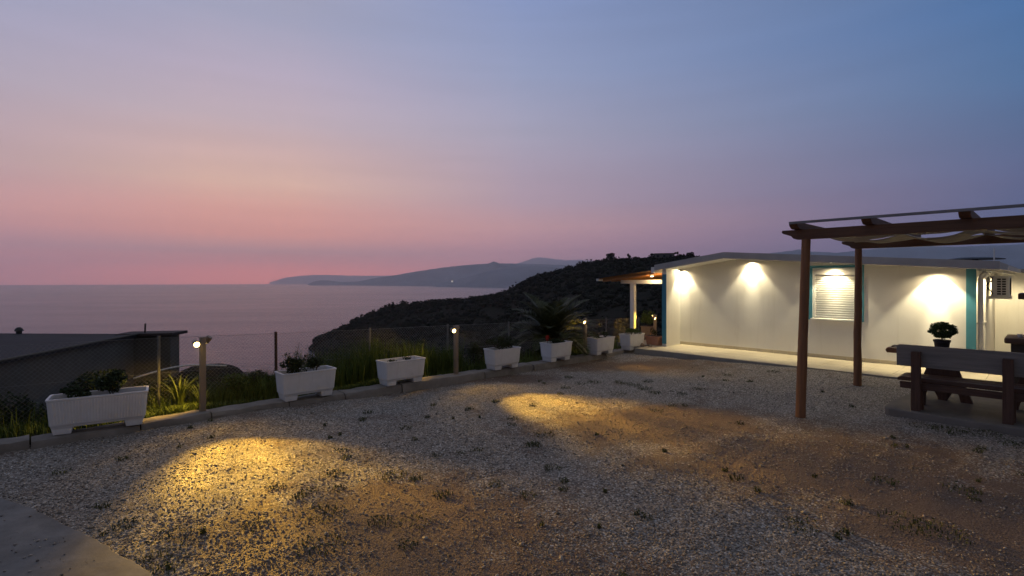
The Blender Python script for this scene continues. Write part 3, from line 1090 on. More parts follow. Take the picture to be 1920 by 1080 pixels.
# ------------------------------------------------------------------ palm
def palm(loc):
    rng = random.Random(12)
    root = empty("palm", loc)
    mb = MB(); mb.lathe([(0.16, -0.2), (0.19, 0.05), (0.17, 0.22), (0.13, 0.38), (0.06, 0.46)], 12)
    mb.build("trunk", M_STEM, root)
    for i in range(40):
        a = i * 2.39996; t0 = i / 40.0
        rise = R(80 - 72 * t0 + rng.uniform(-6, 6)); L = 1.55 * rng.uniform(0.8, 1.1)
        d = Vector((math.cos(a), math.sin(a), 0))
        pts = []; q = Vector((0, 0, 0.40)); ang = rise
        for j in range(11):
            pts.append(q.copy())
            q = q + (d * math.cos(ang) + Vector((0, 0, math.sin(ang)))) * (L / 10)
            ang -= R(5.2 + 3 * t0)
        fr = MB(); fr.tube(pts, [0.012 - 0.0009 * j for j in range(11)], 4, False)
        side = Vector((-math.sin(a), math.cos(a), 0))
        for j in range(4, 42):
            t = j / 42.0 * 10; k0 = min(9, int(t)); b = pts[k0].lerp(pts[k0 + 1], t - k0)
            tg = (pts[k0 + 1] - pts[k0]).normalized(); up = side.cross(tg) * -1
            ln = 0.44 * math.sin(math.pi * min(0.97, 0.16 + 0.8 * j / 42.0)) * rng.uniform(0.85, 1.1)
            for s in (-1, 1):
                dr = (side * s * 0.75 + tg * 0.62 + up * 0.28 + Vector((0, 0, rng.uniform(-0.15, 0.05)))).normalized()
                wv = tg * 0.015
                m_ = b + dr * ln * 0.5; e = b + dr * ln + Vector((0, 0, -0.05 * ln))
                fr.add([b - wv * 0.5, b + wv * 0.5, m_ + wv, m_ - wv, e], [(0, 1, 2, 3), (3, 2, 4)])
        me = bpy.data.meshes.new("frond"); me.from_pydata(fr.v, [], fr.f)
        finish("frond", me, M_PALM, root, recalc=False)
    tag(root, "palm with arching feathery fronds behind the red-flower planter", "palm")


vp = v_at_px(1034, -0.95)
pp = K(-0.95, vp)
palm((pp.x, pp.y, hill_z(pp.x, pp.y) + 0.12))


# ------------------------------------------------------------------ planters
def planter(px, L, u, label, ribs=False, rot=0.0):
    v = v_at_px(px, u)
    p = K(u, v)
    z = kerb_z(v) + 0.004
    root = empty("planter", (p.x, p.y, z), TH + math.pi / 2 + rot)
    W, H, F = 0.40, 0.45, 0.085
    def ring(l, w, z_, r=0.03):
        pts = []
        for cx, cy, a0 in ((1, 1, 0), (-1, 1, 90), (-1, -1, 180), (1, -1, 270)):
            for k_ in range(4):
                a = R(a0 + 30 * k_)
                pts.append((cx * (l / 2 - r) + r * math.cos(a), cy * (w / 2 - r) + r * math.sin(a), z_))
        return pts
    rings = [ring(L - 0.085, W - 0.085, F), ring(L - 0.07, W - 0.07, F + 0.03), ring(L - 0.055, W - 0.06, F + 0.035), ring(L - 0.012, W - 0.015, H - 0.028), ring(L + 0.004, W + 0.004, H - 0.022), ring(L + 0.006, W + 0.006, H), ring(L - 0.045, W - 0.045, H),
             ring(L - 0.055, W - 0.055, H - 0.03), ring(L - 0.075, W - 0.075, H - 0.16)]
    mb = MB(); n = len(rings[0]); vs = []; fs = []
    for r_ in rings: vs += r_
    for i in range(len(rings) - 1):
        for k_ in range(n):
            fs.append((i * n + k_, i * n + (k_ + 1) % n, (i + 1) * n + (k_ + 1) % n, (i + 1) * n + k_))
    fs.append(tuple(range(n - 1, -1, -1)))
    mb.add(vs, fs); mb.build("body", M_PLASTIC, root, 0, 'auto')
    s = MB(); nx, ny = 14, 6
    vs = []; fs = []
    for i in range(nx + 1):
        for j in range(ny + 1):
            x = (L - 0.085) * (i / nx - 0.5); y = (W - 0.085) * (j / ny - 0.5)
            vs.append((x, y, H - 0.065 + 0.02 * noise3((x + px, y, 0), 9)))
    for i in range(nx):
        for j in range(ny):
            q = i * (ny + 1) + j
            fs.append((q, q + ny + 1, q + ny + 2, q + 1))
    s.add(vs, fs); s.build("soil", M_SOIL, root, 0, True)
    for sx in (-1, 1):
        c = sx * (L / 2 - 0.15)
        MB().prism([(c - 0.085, 0), (c + 0.085, 0), (c + 0.105, F + 0.002), (c - 0.105, F + 0.002)], 'y', -(W - 0.11) / 2, (W - 0.11) / 2).build("foot", M_PLASTIC, root, 0.008, 'auto')
    if ribs:
        nr = 30
        rm = MB()
        for i in range(nr):
            x = (i + 0.5) / nr - 0.5
            x0 = x * (L - 0.125); x1 = x * (L - 0.09)
            z0, z1 = F + 0.045, H - 0.04
            y0, y1 = -(W - 0.06) / 2, -(W - 0.018) / 2
            hw = 0.008
            for sg in (1,):
                rm.add([(x0 - hw, y0 + 0.004, z0), (x0 + hw, y0 + 0.004, z0), (x0 + hw * .5, y0 - 0.008, z0), (x0 - hw * .5, y0 - 0.008, z0),
                        (x1 - hw, y1 + 0.004, z1), (x1 + hw, y1 + 0.004, z1), (x1 + hw * .5, y1 - 0.008, z1), (x1 - hw * .5, y1 - 0.008, z1)],
                       [(0, 1, 2, 3), (7, 6, 5, 4), (0, 4, 5, 1), (1, 5, 6, 2), (2, 6, 7, 3), (3, 7, 4, 0)])
        rm.build("ribs", M_PLASTIC, root)
    tag(root, label, "planter", "white planters along the kerb")
    return root, Vector((p.x, p.y, z + H - 0.06)), TH + math.pi / 2 + rot


PL = []
PL.append(planter(188, 1.02, 0.02, "ribbed white plastic planter nearest the camera, left of the first bollard", True, R(-9)))
PL.append(planter(574, 0.88, 0.05, "white planter holding the leggy rose bush"))
PL.append(planter(752, 0.86, 0.05, "white planter almost empty, showing bare soil, left of the second bollard"))
PL.append(planter(942, 0.80, 0.10, "white planter with a dark rounded bush, right of the second bollard"))
PL.append(planter(1043, 0.80, 0.14, "white planter with red flowers in front of the palm"))
PL.append(planter(1126, 0.80, 0.16, "white planter just right of the third bollard with sparse stalks"))
PL.append(planter(1185, 0.76, 0.18, "white planter farthest away, in front of the porch post"))


def local(pl, x, y, z=0.0):
    _, c, rz = pl
    return (c.x + x * math.cos(rz) - y * math.sin(rz), c.y + x * math.sin(rz) + y * math.cos(rz), c.z + z)


def potplant(pl, x, y, size, n, leaf, label, mat, seed, name="planter_plant"):
    return shrub(name, local(pl, x, y), size, n, leaf, label, mat, seed, "plants growing in the white planters", "plant", 4)


potplant(PL[0], -0.22, 0.02, (0.24, 0.15, 0.11), 1000, 0.042, "low dark foliage at the left end of the ribbed planter", M_LEAFD, 51)
potplant(PL[0], 0.12, 0.05, (0.26, 0.15, 0.17), 1300, 0.042, "dark bedding plant in the middle of the ribbed planter", M_LEAFD, 52)
potplant(PL[1], -0.20, 0.0, (0.24, 0.16, 0.15), 1300, 0.037, "dark leafy base of the rose in the second planter", M_LEAFD, 53)
potplant(PL[1], 0.16, 0.03, (0.22, 0.15, 0.15), 1200, 0.037, "dark leafy plant at the right end of the rose planter", M_LEAFD, 54)


def rose(pl):
    rng = random.Random(8)
    root = empty("rose_bush", local(pl, -0.22, 0.02))
    st = MB(); lv = []
    for i in range(5):
        a = rng.uniform(0, 6.28); h = rng.uniform(0.28, 0.52); q = Vector((0, 0, 0)); pts = [q.copy()]
        for j in range(6):
            q = q + Vector((math.cos(a) * 0.03 + rng.uniform(-.015, .015), math.sin(a) * 0.03 + rng.uniform(-.015, .015), h / 6)); pts.append(q.copy())
            for _ in range(5): lv.append((q.x + rng.uniform(-.05, .05), q.y + rng.uniform(-.05, .05), q.z + rng.uniform(-.03, .03)))
        st.tube(pts, [0.006] * 3 + [0.004] * 4, 5)
    st.build("stem", M_STEM, root)
    v, f = leaf_cloud(np.array(lv), 0.042, np.random.default_rng(3))
    np_mesh("foliage", v, f, M_LEAFD, root)
    tag(root, "leggy rose with thin upright stems against the sea", "rose")


rose(PL[1])
potplant(PL[2], -0.18, 0.02, (0.10, 0.08, 0.035), 160, 0.03, "tiny dark seedling at the left of the almost empty planter", M_LEAFD, 55)
potplant(PL[2], 0.12, 0.0, (0.12, 0.10, 0.045), 220, 0.03, "small dark plant right of centre in the almost empty planter", M_LEAFD, 56)
potplant(PL[3], -0.02, 0.02, (0.37, 0.22, 0.17), 2600, 0.032, "dark rounded bush filling the planter right of the second bollard", M_LEAFD, 57)
potplant(PL[4], 0.05, 0.0, (0.28, 0.16, 0.10), 1200, 0.035, "dark green geranium leaves in the red-flower planter", M_LEAFD, 58)
potplant(PL[5], -0.15, 0.0, (0.16, 0.12, 0.06), 450, 0.03, "low dark plant in the planter right of the third bollard", M_LEAFD, 59)
potplant(PL[5], 0.2, 0.0, (0.14, 0.11, 0.12), 450, 0.03, "sparse taller stalks at the right end of the planter beside the third bollard", M_LEAFD, 60)
potplant(PL[6], 0.03, 0.0, (0.30, 0.17, 0.13), 1500, 0.032, "green bushy plant in the farthest white planter", M_LEAFG, 61)


def flower(loc, label, seed, mat=M_RED, h=0.2):
    rng = np.random.default_rng(seed)
    root = empty("flower", loc)
    MB().tube([(0, 0, -0.02), (0.01, 0, h * 0.6), (0.0, 0.01, h)], [0.005, 0.004, 0.003], 5).build("stem", M_STEM, root)
    p_ = blob_points(70, 0.05, 0.05, 0.045, rng) + np.array([0, 0, h])
    v, f = leaf_cloud(p_, 0.028, rng, aspect=0.9)
    np_mesh("petals", v, f, mat, root)
    tag(root, label, "flower")


flower(local(PL[4], -0.30, 0.02), "large red flower head at the left end of the fifth planter", 1)
flower(local(PL[4], -0.22, 0.10), "smaller red flower behind the large red one in the fifth planter", 2, h=0.13)


# ------------------------------------------------------------------ bollards with two swivelling spot heads
def spot(name, parent, loc, direction, energy, angle, blend, color, radius=0.02, pattern=False):
    d = bpy.data.lights.new(name, 'SPOT')
    d.energy = energy; d.spot_size = R(angle); d.spot_blend = blend; d.color = color; d.shadow_soft_size = radius
    if pattern:
        d.use_nodes = True
        t = d.node_tree; e = t.nodes["Emission"]
        tcn = t.nodes.new("ShaderNodeTexCoord")
        nzn = t.nodes.new("ShaderNodeTexNoise"); nzn.inputs["Scale"].default_value = 7.0; nzn.inputs["Detail"].default_value = 3.0
        mr = t.nodes.new("ShaderNodeMapRange")
        mr.inputs[1].default_value = 0.32; mr.inputs[2].default_value = 0.68; mr.inputs[3].default_value = 0.5; mr.inputs[4].default_value = 1.4
        t.links.new(tcn.outputs["Normal"], nzn.inputs["Vector"]); t.links.new(nzn.outputs[0], mr.inputs[0]); t.links.new(mr.outputs[0], e.inputs["Strength"])
    o = bpy.data.objects.new(name, d); COL.objects.link(o)
    o.location = loc
    o.rotation_euler = Vector(direction).to_track_quat('-Z', 'Y').to_euler()
    if parent: o.parent = parent
    return o


WARM = (1.0, 0.57, 0.07)


def bollard(px, h, label, e_front, e_back, tilt=70, turn=0.0, back_tilt=40, back_turn=0.0, spread=44):
    u = -0.03
    v = v_at_px(px, u)
    p = K(u, v); z = kerb_z(v)
    root = empty("bollard_lamp", (p.x, p.y, z - 0.01), TH)
    MB().b2(-0.038, 0.038, -0.038, 0.038, 0, h).build("post", M_BOLLARD, root, 0.006, 'auto')
    MB().b2(-0.041, 0.041, -0.041, 0.041, h, h + 0.012).build("cap", M_BOLLARD, root, 0.003)
    MB().b2(-0.075, 0.075, -0.075, 0.075, 0, 0.016).build("base_plate", M_BOLLARD, root, 0.003)
    for sgn, en, tl, tn in ((1, e_front, tilt, turn), (-1, e_back, back_tilt, back_turn)):
        # front head sits on the side facing the camera's left and shines over the yard; the other one on the opposite side
        yoff = -0.085 if sgn > 0 else 0.085
        zc = h - (0.075 if sgn > 0 else 0.035)
        d = Vector((sgn * math.sin(R(tl)) * math.cos(R(tn)), sgn * math.sin(R(tl)) * math.sin(R(tn)), -math.cos(R(tl))))
        xoff = 0.0 if sgn > 0 else -0.075
        c = Vector((xoff, yoff, zc))
        MB().tube([(xoff * 0.4, yoff * 0.45, zc), (xoff * 0.8, yoff * 0.8, zc)], 0.014, 8).build("bracket", M_BOLLARD, root)
        hd = MB(); hd.tube([c - d * 0.05, c - d * 0.047, c + d * 0.05, c + d * 0.052], [0.030, 0.040, 0.044, 0.044], 16)
        hd.build("lamp_head", M_BOLLARD, root, 0, 'auto')
        ln = MB(); ln.tube([c + d * 0.0525, c + d * 0.056], 0.037, 16)
        ln.build("lamp_lens", M_BULB, root)
        spot("lamp_beam", root, c + d * 0.075, d, en, spread if sgn > 0 else 84, 1.0 if sgn > 0 else 0.75, WARM, 0.03, sgn > 0)
        if sgn > 0:
            spot("lamp_halo", root, c + d * 0.076, (d.x, d.y, d.z * 1.6), en * 0.028, 105, 1.0, WARM, 0.03, True)
    tag(root, label, "lamp", "bollard lamps along the kerb")
    return root


bollard(380, 1.09, "lit bollard lamp nearest the camera, right of the ribbed planter", 1750, 120, 75, -1, 40, 50, 50)
bollard(855, 1.00, "lit bollard lamp between the almost empty planter and the rounded-bush planter", 2300, 60, 79, -3, 66, 74, 42)
bollard(1097, 0.97, "lit bollard lamp beside the palm, third from the camera", 120, 75, 66, 0, 80, -25)
bollard(1228, 0.92, "lit bollard lamp farthest away, beside the bungalow's teal corner", 40, 50, 60, 20, 75, 30)


# ------------------------------------------------------------------ chain-link fence
def fence():
    root = empty("chain_link_fence", (KO.x, KO.y, 0), TH)
    U = -1.1
    vs = [-2.30, -0.37, 1.40, 3.24, 5.21, 7.18, 9.25, 11.33, 13.2]
    tops = [1.16, 1.13, 1.075, 1.03, 0.99, 0.94, 0.88, 0.82, 0.75]
    rng = random.Random(3)
    for i, (v, t) in enumerate(zip(vs, tops)):
        p = K(U, v); zb = hill_z(p.x, p.y) - 0.15
        le = rng.uniform(-0.03, 0.03)
        MB().tube([(U, v, zb), (U, v + le, t)], 0.022 if i != 2 else 0.026, 8).build("post", M_RUST if i == 2 else M_GALV, root, 0, 'auto')
    # wires
    mb = MB()
    def top(v): return float(np.interp(v, vs, tops)) - 0.03
    def bot(v): return top(v) - 1.12
    cell = 0.062; r = 0.0014
    for sgn in (1, -1):
        v0 = vs[0] - 1.2
        while v0 < vs[-1] + 1.2:
            a = Vector((U + 0.02 + sgn * 0.002, v0, bot(v0))); b = Vector((U + 0.02 + sgn * 0.002, v0 + sgn * 1.12, top(v0 + sgn * 1.12)))
            lo, hi = vs[0], vs[-1]
            t0, t1 = 0.0, 1.0
            def clip(t):
                return a.lerp(b, t)
            ok = True
            for lim, s_ in ((lo, 1), (hi, -1)):
                ya, yb = (a.y - lim) * s_, (b.y - lim) * s_
                if ya < 0 and yb < 0: ok = False; break
                if ya < 0: t0 = max(t0, ya / (ya - yb))
                elif yb < 0: t1 = min(t1, ya / (ya - yb))
            if ok and t0 < t1:
                mb.tube([clip(t0), clip(t1)], r, 3, False)
            v0 += cell
    for dz in (0.0, -0.55):
        mb.tube([(U + 0.02, v, top(v) + dz) for v in vs], 0.0022, 4, False)
    mb.build("wire_mesh", M_WIRE, root)
    tag(root, "chain-link fence with thin metal posts along the slope behind the planters", "fence")


fence()


# ------------------------------------------------------------------ hut on the slope at the left
def hut():
    zr = 0.60
    F0 = Vector((-9.08, 9.08)); F1 = Vector((-9.86, 13.35))
    root = empty("slope_hut", (-9.5, 11.0, -3.0))
    def L(x, y, z): return (x + 9.5, y - 11.0, z + 3.0)
    d = (F0 - F1).normalized()
    A = F1; B = F1 + d * 9.0
    C_ = B + Vector((-9, -1.0)); D = A + Vector((-9.5, 0.35))
    def slab(name, poly, z0, z1, mat, bevel=0.01):
        mb = MB(); mb.prism([(p.x + 9.5, p.y - 11.0) for p in poly], 'z', z0 + 3, z1 + 3); return mb.build(name, mat, root, bevel)
    slab("wall", [A, B, C_, D], -4.0, zr - 0.07, M_HUT)
    sh = 0.10
    rf = slab("roof", [A + Vector((sh, sh)), B + Vector((sh, 0)), C_, D + Vector((0, sh))], zr - 0.07, zr, M_HUTROOF)
    # pale coping along the front edge of the roof
    mb = MB()
    pts = [A + Vector((0.11, 0.1)), B + Vector((0.11, 0))]
    mb.tube([L(pts[0].x, pts[0].y, zr + 0.015), L((pts[0].x * 0.5 + pts[1].x * 0.5), (pts[0].y * .5 + pts[1].y * .5), zr + 0.005), L(pts[1].x, pts[1].y, zr + 0.015)], 0.022, 6)
    mb.build("coping_pipe", M_HUT, root)
    # right-hand wing under a thicker slab
    a = A + Vector((-0.3, -0.05)); b = A + Vector((0.78, 0.26)); c = b + Vector((-0.05, 0.45)); e = a + Vector((-0.05, 0.45))
    slab("wall", [a, b, c, e], -4.0, 0.545, M_HUT)
    o = 0.14
    slab("roof_slab", [a + Vector((-.05, -o)), b + Vector((o, -o)), c + Vector((o, o)), e + Vector((-o, o))], 0.545, 0.62, M_HUTSLAB)
    MB().tube([L(-9.75, 13.6, 0.6), L(-9.74, 13.6, 0.86)], 0.022, 6).build("roof_rod", M_BLACK, root)
    st = MB(); st.lathe([(0.06, 0), (0.06, 0.06), (0.10, 0.07), (0.07, 0.14), (0.03, 0.17)], 10, L(-13.0, 13.5, zr)); st.build("vent_pipe", M_BLACK, root, 0, 'auto')
    tag(root, "dark flat-roofed concrete hut on the slope below the yard, left", "hut")


hut()


def hoop():
    # curved white pipe arching over the weeds below the hut
    pts = []
    for t in np.linspace(0, 1, 12):
        px = 250 + 175 * t
        row = 710 - 25.5 * math.sin(math.pi * 0.5 * min(1, t * 1.45)) + 1.5 * max(0, t - 0.7) * 3
        y = 9.6 + 0.9 * t
        pts.append(((px - 960) / 960 * y, y, 2 - (row - 526) / 960 * y))
    o = MB().tube(pts, [0.016] * 12, 8).build("bent_pipe", M_WHITEP, None, 0, True)
    tag(o, "thin white pipe bent in an arc above the weeds near the hut", "pipe")


hoop()


def tarp_mound():
    root = empty("dark_tarp", (-6.25, 10.6, -0.07))
    vs = []; fs = []; n, m = 18, 12
    for i in range(n + 1):
        for j in range(m + 1):
            x = (i / n - 0.5) * 1.5; y = (j / m - 0.5) * 1.1
            e = max(0, 1 - (2 * abs(x) / 1.5) ** 4) * max(0, 1 - (2 * abs(y) / 1.1) ** 4)
            vs.append((x, y, -0.75 + 1.07 * e ** 0.5 + 0.03 * noise3((x, y, 4), 5)))
    for i in range(n):
        for j in range(m):
            q = i * (m + 1) + j; fs.append((q, q + m + 1, q + m + 2, q + 1))
    MB().add(vs, fs).build("cover", M_TARP, root, 0, True)
    tag(root, "dark covered heap standing among weeds just right of the nearest bollard", "cover")


tarp_mound()


# ------------------------------------------------------------------ bungalow
def soffit(s):
    return 2.588 - 0.144 * (1.716 - s) if s < 1.716 else 2.588 - 0.0725 * (s - 1.716)


TZ = 0.10
SR = 6.58
house = empty("bungalow", (HO.x, HO.y, 0), TH)
tag(house, "white bungalow with low gable, teal corner trims and lit front wall", "house")


def hpart(mb, name, mat, bevel=0.0, parent=None, smooth=False):
    return mb.build(name, mat, parent or house, bevel, smooth)


def build_house():
    T = 0.22
    WS0, WS1, WZ0, WZ1 = 3.555, 4.525, 1.07, 2.31
    up = 0.06
    # front wall with a window opening
    mb = MB()
    def poly(pts): mb.prism(pts, 'y', 0.0, T)
    poly([(-0.0, TZ), (WS0, TZ), (WS0, soffit(WS0) + up), (1.716, soffit(1.716) + up), (-0.0, soffit(0) + up)])
    poly([(WS1, TZ), (SR, TZ), (SR, soffit(SR) + up), (WS1, soffit(WS1) + up)])
    poly([(WS0, TZ), (WS1, TZ), (WS1, WZ0), (WS0, WZ0)])
    poly([(WS0, WZ1), (WS1, WZ1), (WS1, soffit(WS1) + up), (WS0, soffit(WS0) + up)])
    hpart(mb, "front_wall", M_STUCCO)
    # fin wall at the left end, running towards the viewer
    mb = MB(); mb.prism([(-0.135, TZ), (-0.002, TZ), (-0.002, soffit(0) + up), (-0.135, soffit(-0.135) + up)], 'y', -0.80, T)
    hpart(mb, "fin_wall", M_STUCCO)
    mb = MB(); mb.b2(-0.137, 0.001, -0.815, -0.802, TZ + 0.07, soffit(-0.13) - 0.14)
    hpart(mb, "corner_trim", M_TEAL, 0.002)
    mb = MB(); mb.b2(6.425, SR + 0.004, -0.014, -0.002, TZ + 0.09, soffit(6.5) + 0.01)
    hpart(mb, "corner_trim", M_TEAL, 0.002)
    # side and rear walls
    mb = MB(); mb.prism([(T, TZ), (6.0, TZ), (6.0, 2.25), (T, 2.25)], 'x', SR - T, SR); hpart(mb, "side_wall", M_STUCCO)
    mb = MB(); mb.prism([(T, TZ), (6.0, TZ), (6.0, 2.36), (T, 2.36)], 'x', -0.135, 0.08); hpart(mb, "side_wall", M_STUCCO)
    mb = MB(); mb.b2(0.08, SR - T, 5.8, 6.0, TZ, 2.25); hpart(mb, "rear_wall", M_STUCCO)
    # skirting of tiles
    x = 0.004; rng = random.Random(2)
    while x < 6.42:
        w = min(0.33, 6.42 - x)
        mb = MB(); mb.b2(x, x + w - 0.004, -0.014, -0.001, TZ + 0.002, TZ + 0.085); hpart(mb, "skirting_tile", M_TILE, 0.002)
        x += 0.33
    # roof: slab, soffit, fascia, gutter
    S0, S1 = -0.33, 6.98
    prof_b = [(S0, soffit(S0)), (1.716, soffit(1.716)), (S1, soffit(S1))]
    def band(d0, d1, t0, t1):
        m = MB()
        m.prism([(s, z + d0) for s, z in prof_b] + [(s, z + d1) for s, z in reversed(prof_b)], 'y', t0, t1)
        return m
    rf = hpart(band(0.022, 0.15, -0.885, 6.4), "roof", M_FASCIA, 0.004)
    hpart(band(0.0, 0.02, -0.885, 0.0), "soffit", M_WHITEP)
    hpart(band(-0.004, 0.162, -0.915, -0.887), "fascia", M_FASCIA, 0.003)
    mb = MB(); mb.b2(S0 - 0.115, S0 - 0.002, -0.90, 6.3, soffit(S0) - 0.07, soffit(S0) + 0.10); hpart(mb, "gutter", M_WHITEP, 0.008)
    mb = MB(); mb.prism([(S1 + 0.002, soffit(S1) + 0.0), (S1 + 0.12, soffit(S1) - 0.02), (S1 + 0.13, soffit(S1) + 0.07), (S1 + 0.115, soffit(S1) + 0.07), (S1 + 0.105, soffit(S1) - 0.0), (S1 + 0.002, soffit(S1) + 0.02)], 'y', -0.9, 6.3)
    hpart(mb, "gutter", M_WHITEP, 0.003)
    # boxed eave under the right end
    mb = MB(); mb.prism([(SR + 0.005, soffit(SR) - 0.001), (S1, soffit(S1) - 0.001), (S1, soffit(S1) - 0.05), (SR + 0.005, soffit(SR) - 0.03)], 'y', 0.02, 6.0); hpart(mb, "eave_box", M_WHITEP, 0.002)
    # window: teal surround, frame, roller shutter with slats
    fr = MB()
    a0, a1, b0, b1 = 3.455, 4.635, 1.03, soffit(4.6) - 0.01
    fr.b2(a0, WS0, -0.02, -0.002, b0, b1); fr.b2(WS1, a1, -0.02, -0.002, b0, b1)
    fr.b2(WS0 + 0.0005, WS1 - 0.0005, -0.0195, -0.002, WZ1, b1 - 0.001)
    hpart(fr, "window_surround", M_TEAL, 0.002)
    wf = MB()
    wf.b2(WS0 + 0.001, WS0 + 0.05, 0.01, 0.09, WZ0 + 0.001, WZ1 - 0.001); wf.b2(WS1 - 0.05, WS1 - 0.001, 0.01, 0.09, WZ0 + 0.001, WZ1 - 0.001)
    wf.b2(WS0 + 0.0505, WS1 - 0.0505, 0.01, 0.09, WZ1 - 0.17, WZ1 - 0.001)
    hpart(wf, "window_frame", M_WHITEP, 0.004)
    sh = empty("roller_shutter", (0, 0, 0)); sh.parent = house
    n = 19; z0 = WZ0 + 0.01; pitch = (WZ1 - 0.172 - z0) / n
    slat = None
    for i in range(n):
        if slat is None:
            s = MB()
            pr = [(0.052, 0), (0.036, pitch * 0.18), (0.033, pitch * 0.5), (0.036, pitch * 0.82), (0.052, pitch * 0.93), (0.060, pitch * 0.93), (0.060, 0)]
            s.prism(pr, 'x', WS0 + 0.051, WS1 - 0.051)
            slat = s.build("slat", M_WHITEP, sh, 0, 'auto'); slat.location = (0, 0, z0)
        else:
            c = slat.copy(); COL.objects.link(c); c.parent = sh; c.location = (0, 0, z0 + i * pitch)
    mb = MB(); mb.b2(WS0 - 0.02, WS1 + 0.02, -0.115, 0.03, WZ0 - 0.05, WZ0 - 0.001); hpart(mb, "window_sill", M_WHITEP, 0.006)
    # downpipes on the right side wall
    for t, r in ((0.10, 0.045), (0.75, 0.045)):
        m = MB(); m.tube([(SR + 0.06, t, TZ + 0.02), (SR + 0.06, t, 2.02), (SR + 0.075, t, 2.08), (SR + 0.16, t - 0.0, 2.17)], r, 14)
        hpart(m, "downpipe", M_WHITEP, 0, None, 'auto')
        m = MB(); m.b2(SR + 0.001, SR + 0.11, t - 0.06, t + 0.06, 1.1, 1.13); hpart(m, "pipe_clamp", M_WHITEP, 0.003)
    # soffit downlights
    for s, dw, e in ((0.12, 0.09, 165), (2.10, 0.085, 170), (4.03, 0.16, 125), (5.97, 0.19, 200)):
        z = soffit(s)
        d = empty("downlight", (s, -dw, z)); d.parent = house
        m = MB(); m.lathe([(0.045, -0.016), (0.05, -0.012), (0.05, 0.004), (0.03, 0.004), (0.03, -0.012)], 16); m.build("rim", M_WHITEP, d, 0, 'auto')
        m = MB(); m.lathe([(0.029, -0.010), (0.029, -0.002)], 16); m.build("led", M_DOWNB, d)
        spot("downlight_beam", d, (0, 0, -0.02), (0, 0.10, -1), e, 90, 0.38, (1.0, 0.86, 0.54), 0.012)
        spot("downlight_spill", d, (0, 0, -0.019), (0, -0.35, -1), e * 0.3, 165, 0.6, (1.0, 0.80, 0.47), 0.02)
        spot("downlight_core", d, (0, 0, -0.021), (0, 0.14, -1), e * 0.9, 30, 1.0, (1.0, 0.87, 0.56), 0.012)
    d = empty("downlight", (6.80, 3.7, soffit(7.0) - 0.055)); d.parent = house
    m = MB(); m.lathe([(0.045, -0.016), (0.05, -0.012), (0.05, 0.0), (0.03, 0.0), (0.03, -0.012)], 16); m.build("rim", M_WHITEP, d, 0, 'auto')
    m = MB(); m.lathe([(0.029, -0.010), (0.029, -0.002)], 16); m.build("led", M_DOWNB, d)
    spot("downlight_beam", d, (0, 0, -0.02), (0, 0.2, -1), 110, 150, 0.6, (1.0, 0.82, 0.46), 0.012)
    # lamp under the right eave that lights the side wall, the pipes and the air conditioner
    d = empty("downlight", (6.78, 0.42, soffit(7.0) - 0.055)); d.parent = house
    m = MB(); m.lathe([(0.045, -0.016), (0.05, -0.012), (0.05, 0.0), (0.03, 0.0), (0.03, -0.012)], 16); m.build("rim", M_WHITEP, d, 0, 'auto')
    m = MB(); m.lathe([(0.029, -0.010), (0.029, -0.002)], 16); m.build("led", M_DOWNB, d)
    spot("downlight_beam", d, (0, 0, -0.02), (-0.25, 0.15, -1), 120, 128, 0.6, (1.0, 0.82, 0.46), 0.012)


build_house()


# terrace of square tiles
def terrace():
    root = empty("terrace", (HO.x, HO.y, 0), TH)
    root["kind"] = "structure"
    mb = MB(); mb.b2(-0.42, 9.5, -1.80, 4.9, -0.4, TZ - 0.012); mb.build("terrace_base", M_GROUT, root)
    mb = MB(); mb.b2(-1.62, -0.421, -0.9, 4.9, -0.4, TZ - 0.012); mb.build("terrace_base", M_GROUT, root)
    S = 0.45
    t = MB(); t.b2(0.002, S - 0.002, 0.002, S - 0.002, -0.011, 0.0)
    proto = None
    def tile(s, y):
        nonlocal proto
        if proto is None:
            proto = t.build("tile", M_TILE, root, 0.0015); o = proto
        else:
            o = proto.copy(); COL.objects.link(o); o.parent = root
        o.location = (s, y, TZ)
    for i in range(18):
        for j in range(4):
            tile(-0.418 + i * S, -1.80 + j * S)
    for i in range(6):
        for j in range(10):
            tile(6.6 + i * S, 0.02 + j * S)
    for i in range(2):
        for j in range(9):
            tile(-1.33 + i * S, -0.88 + j * S)


terrace()


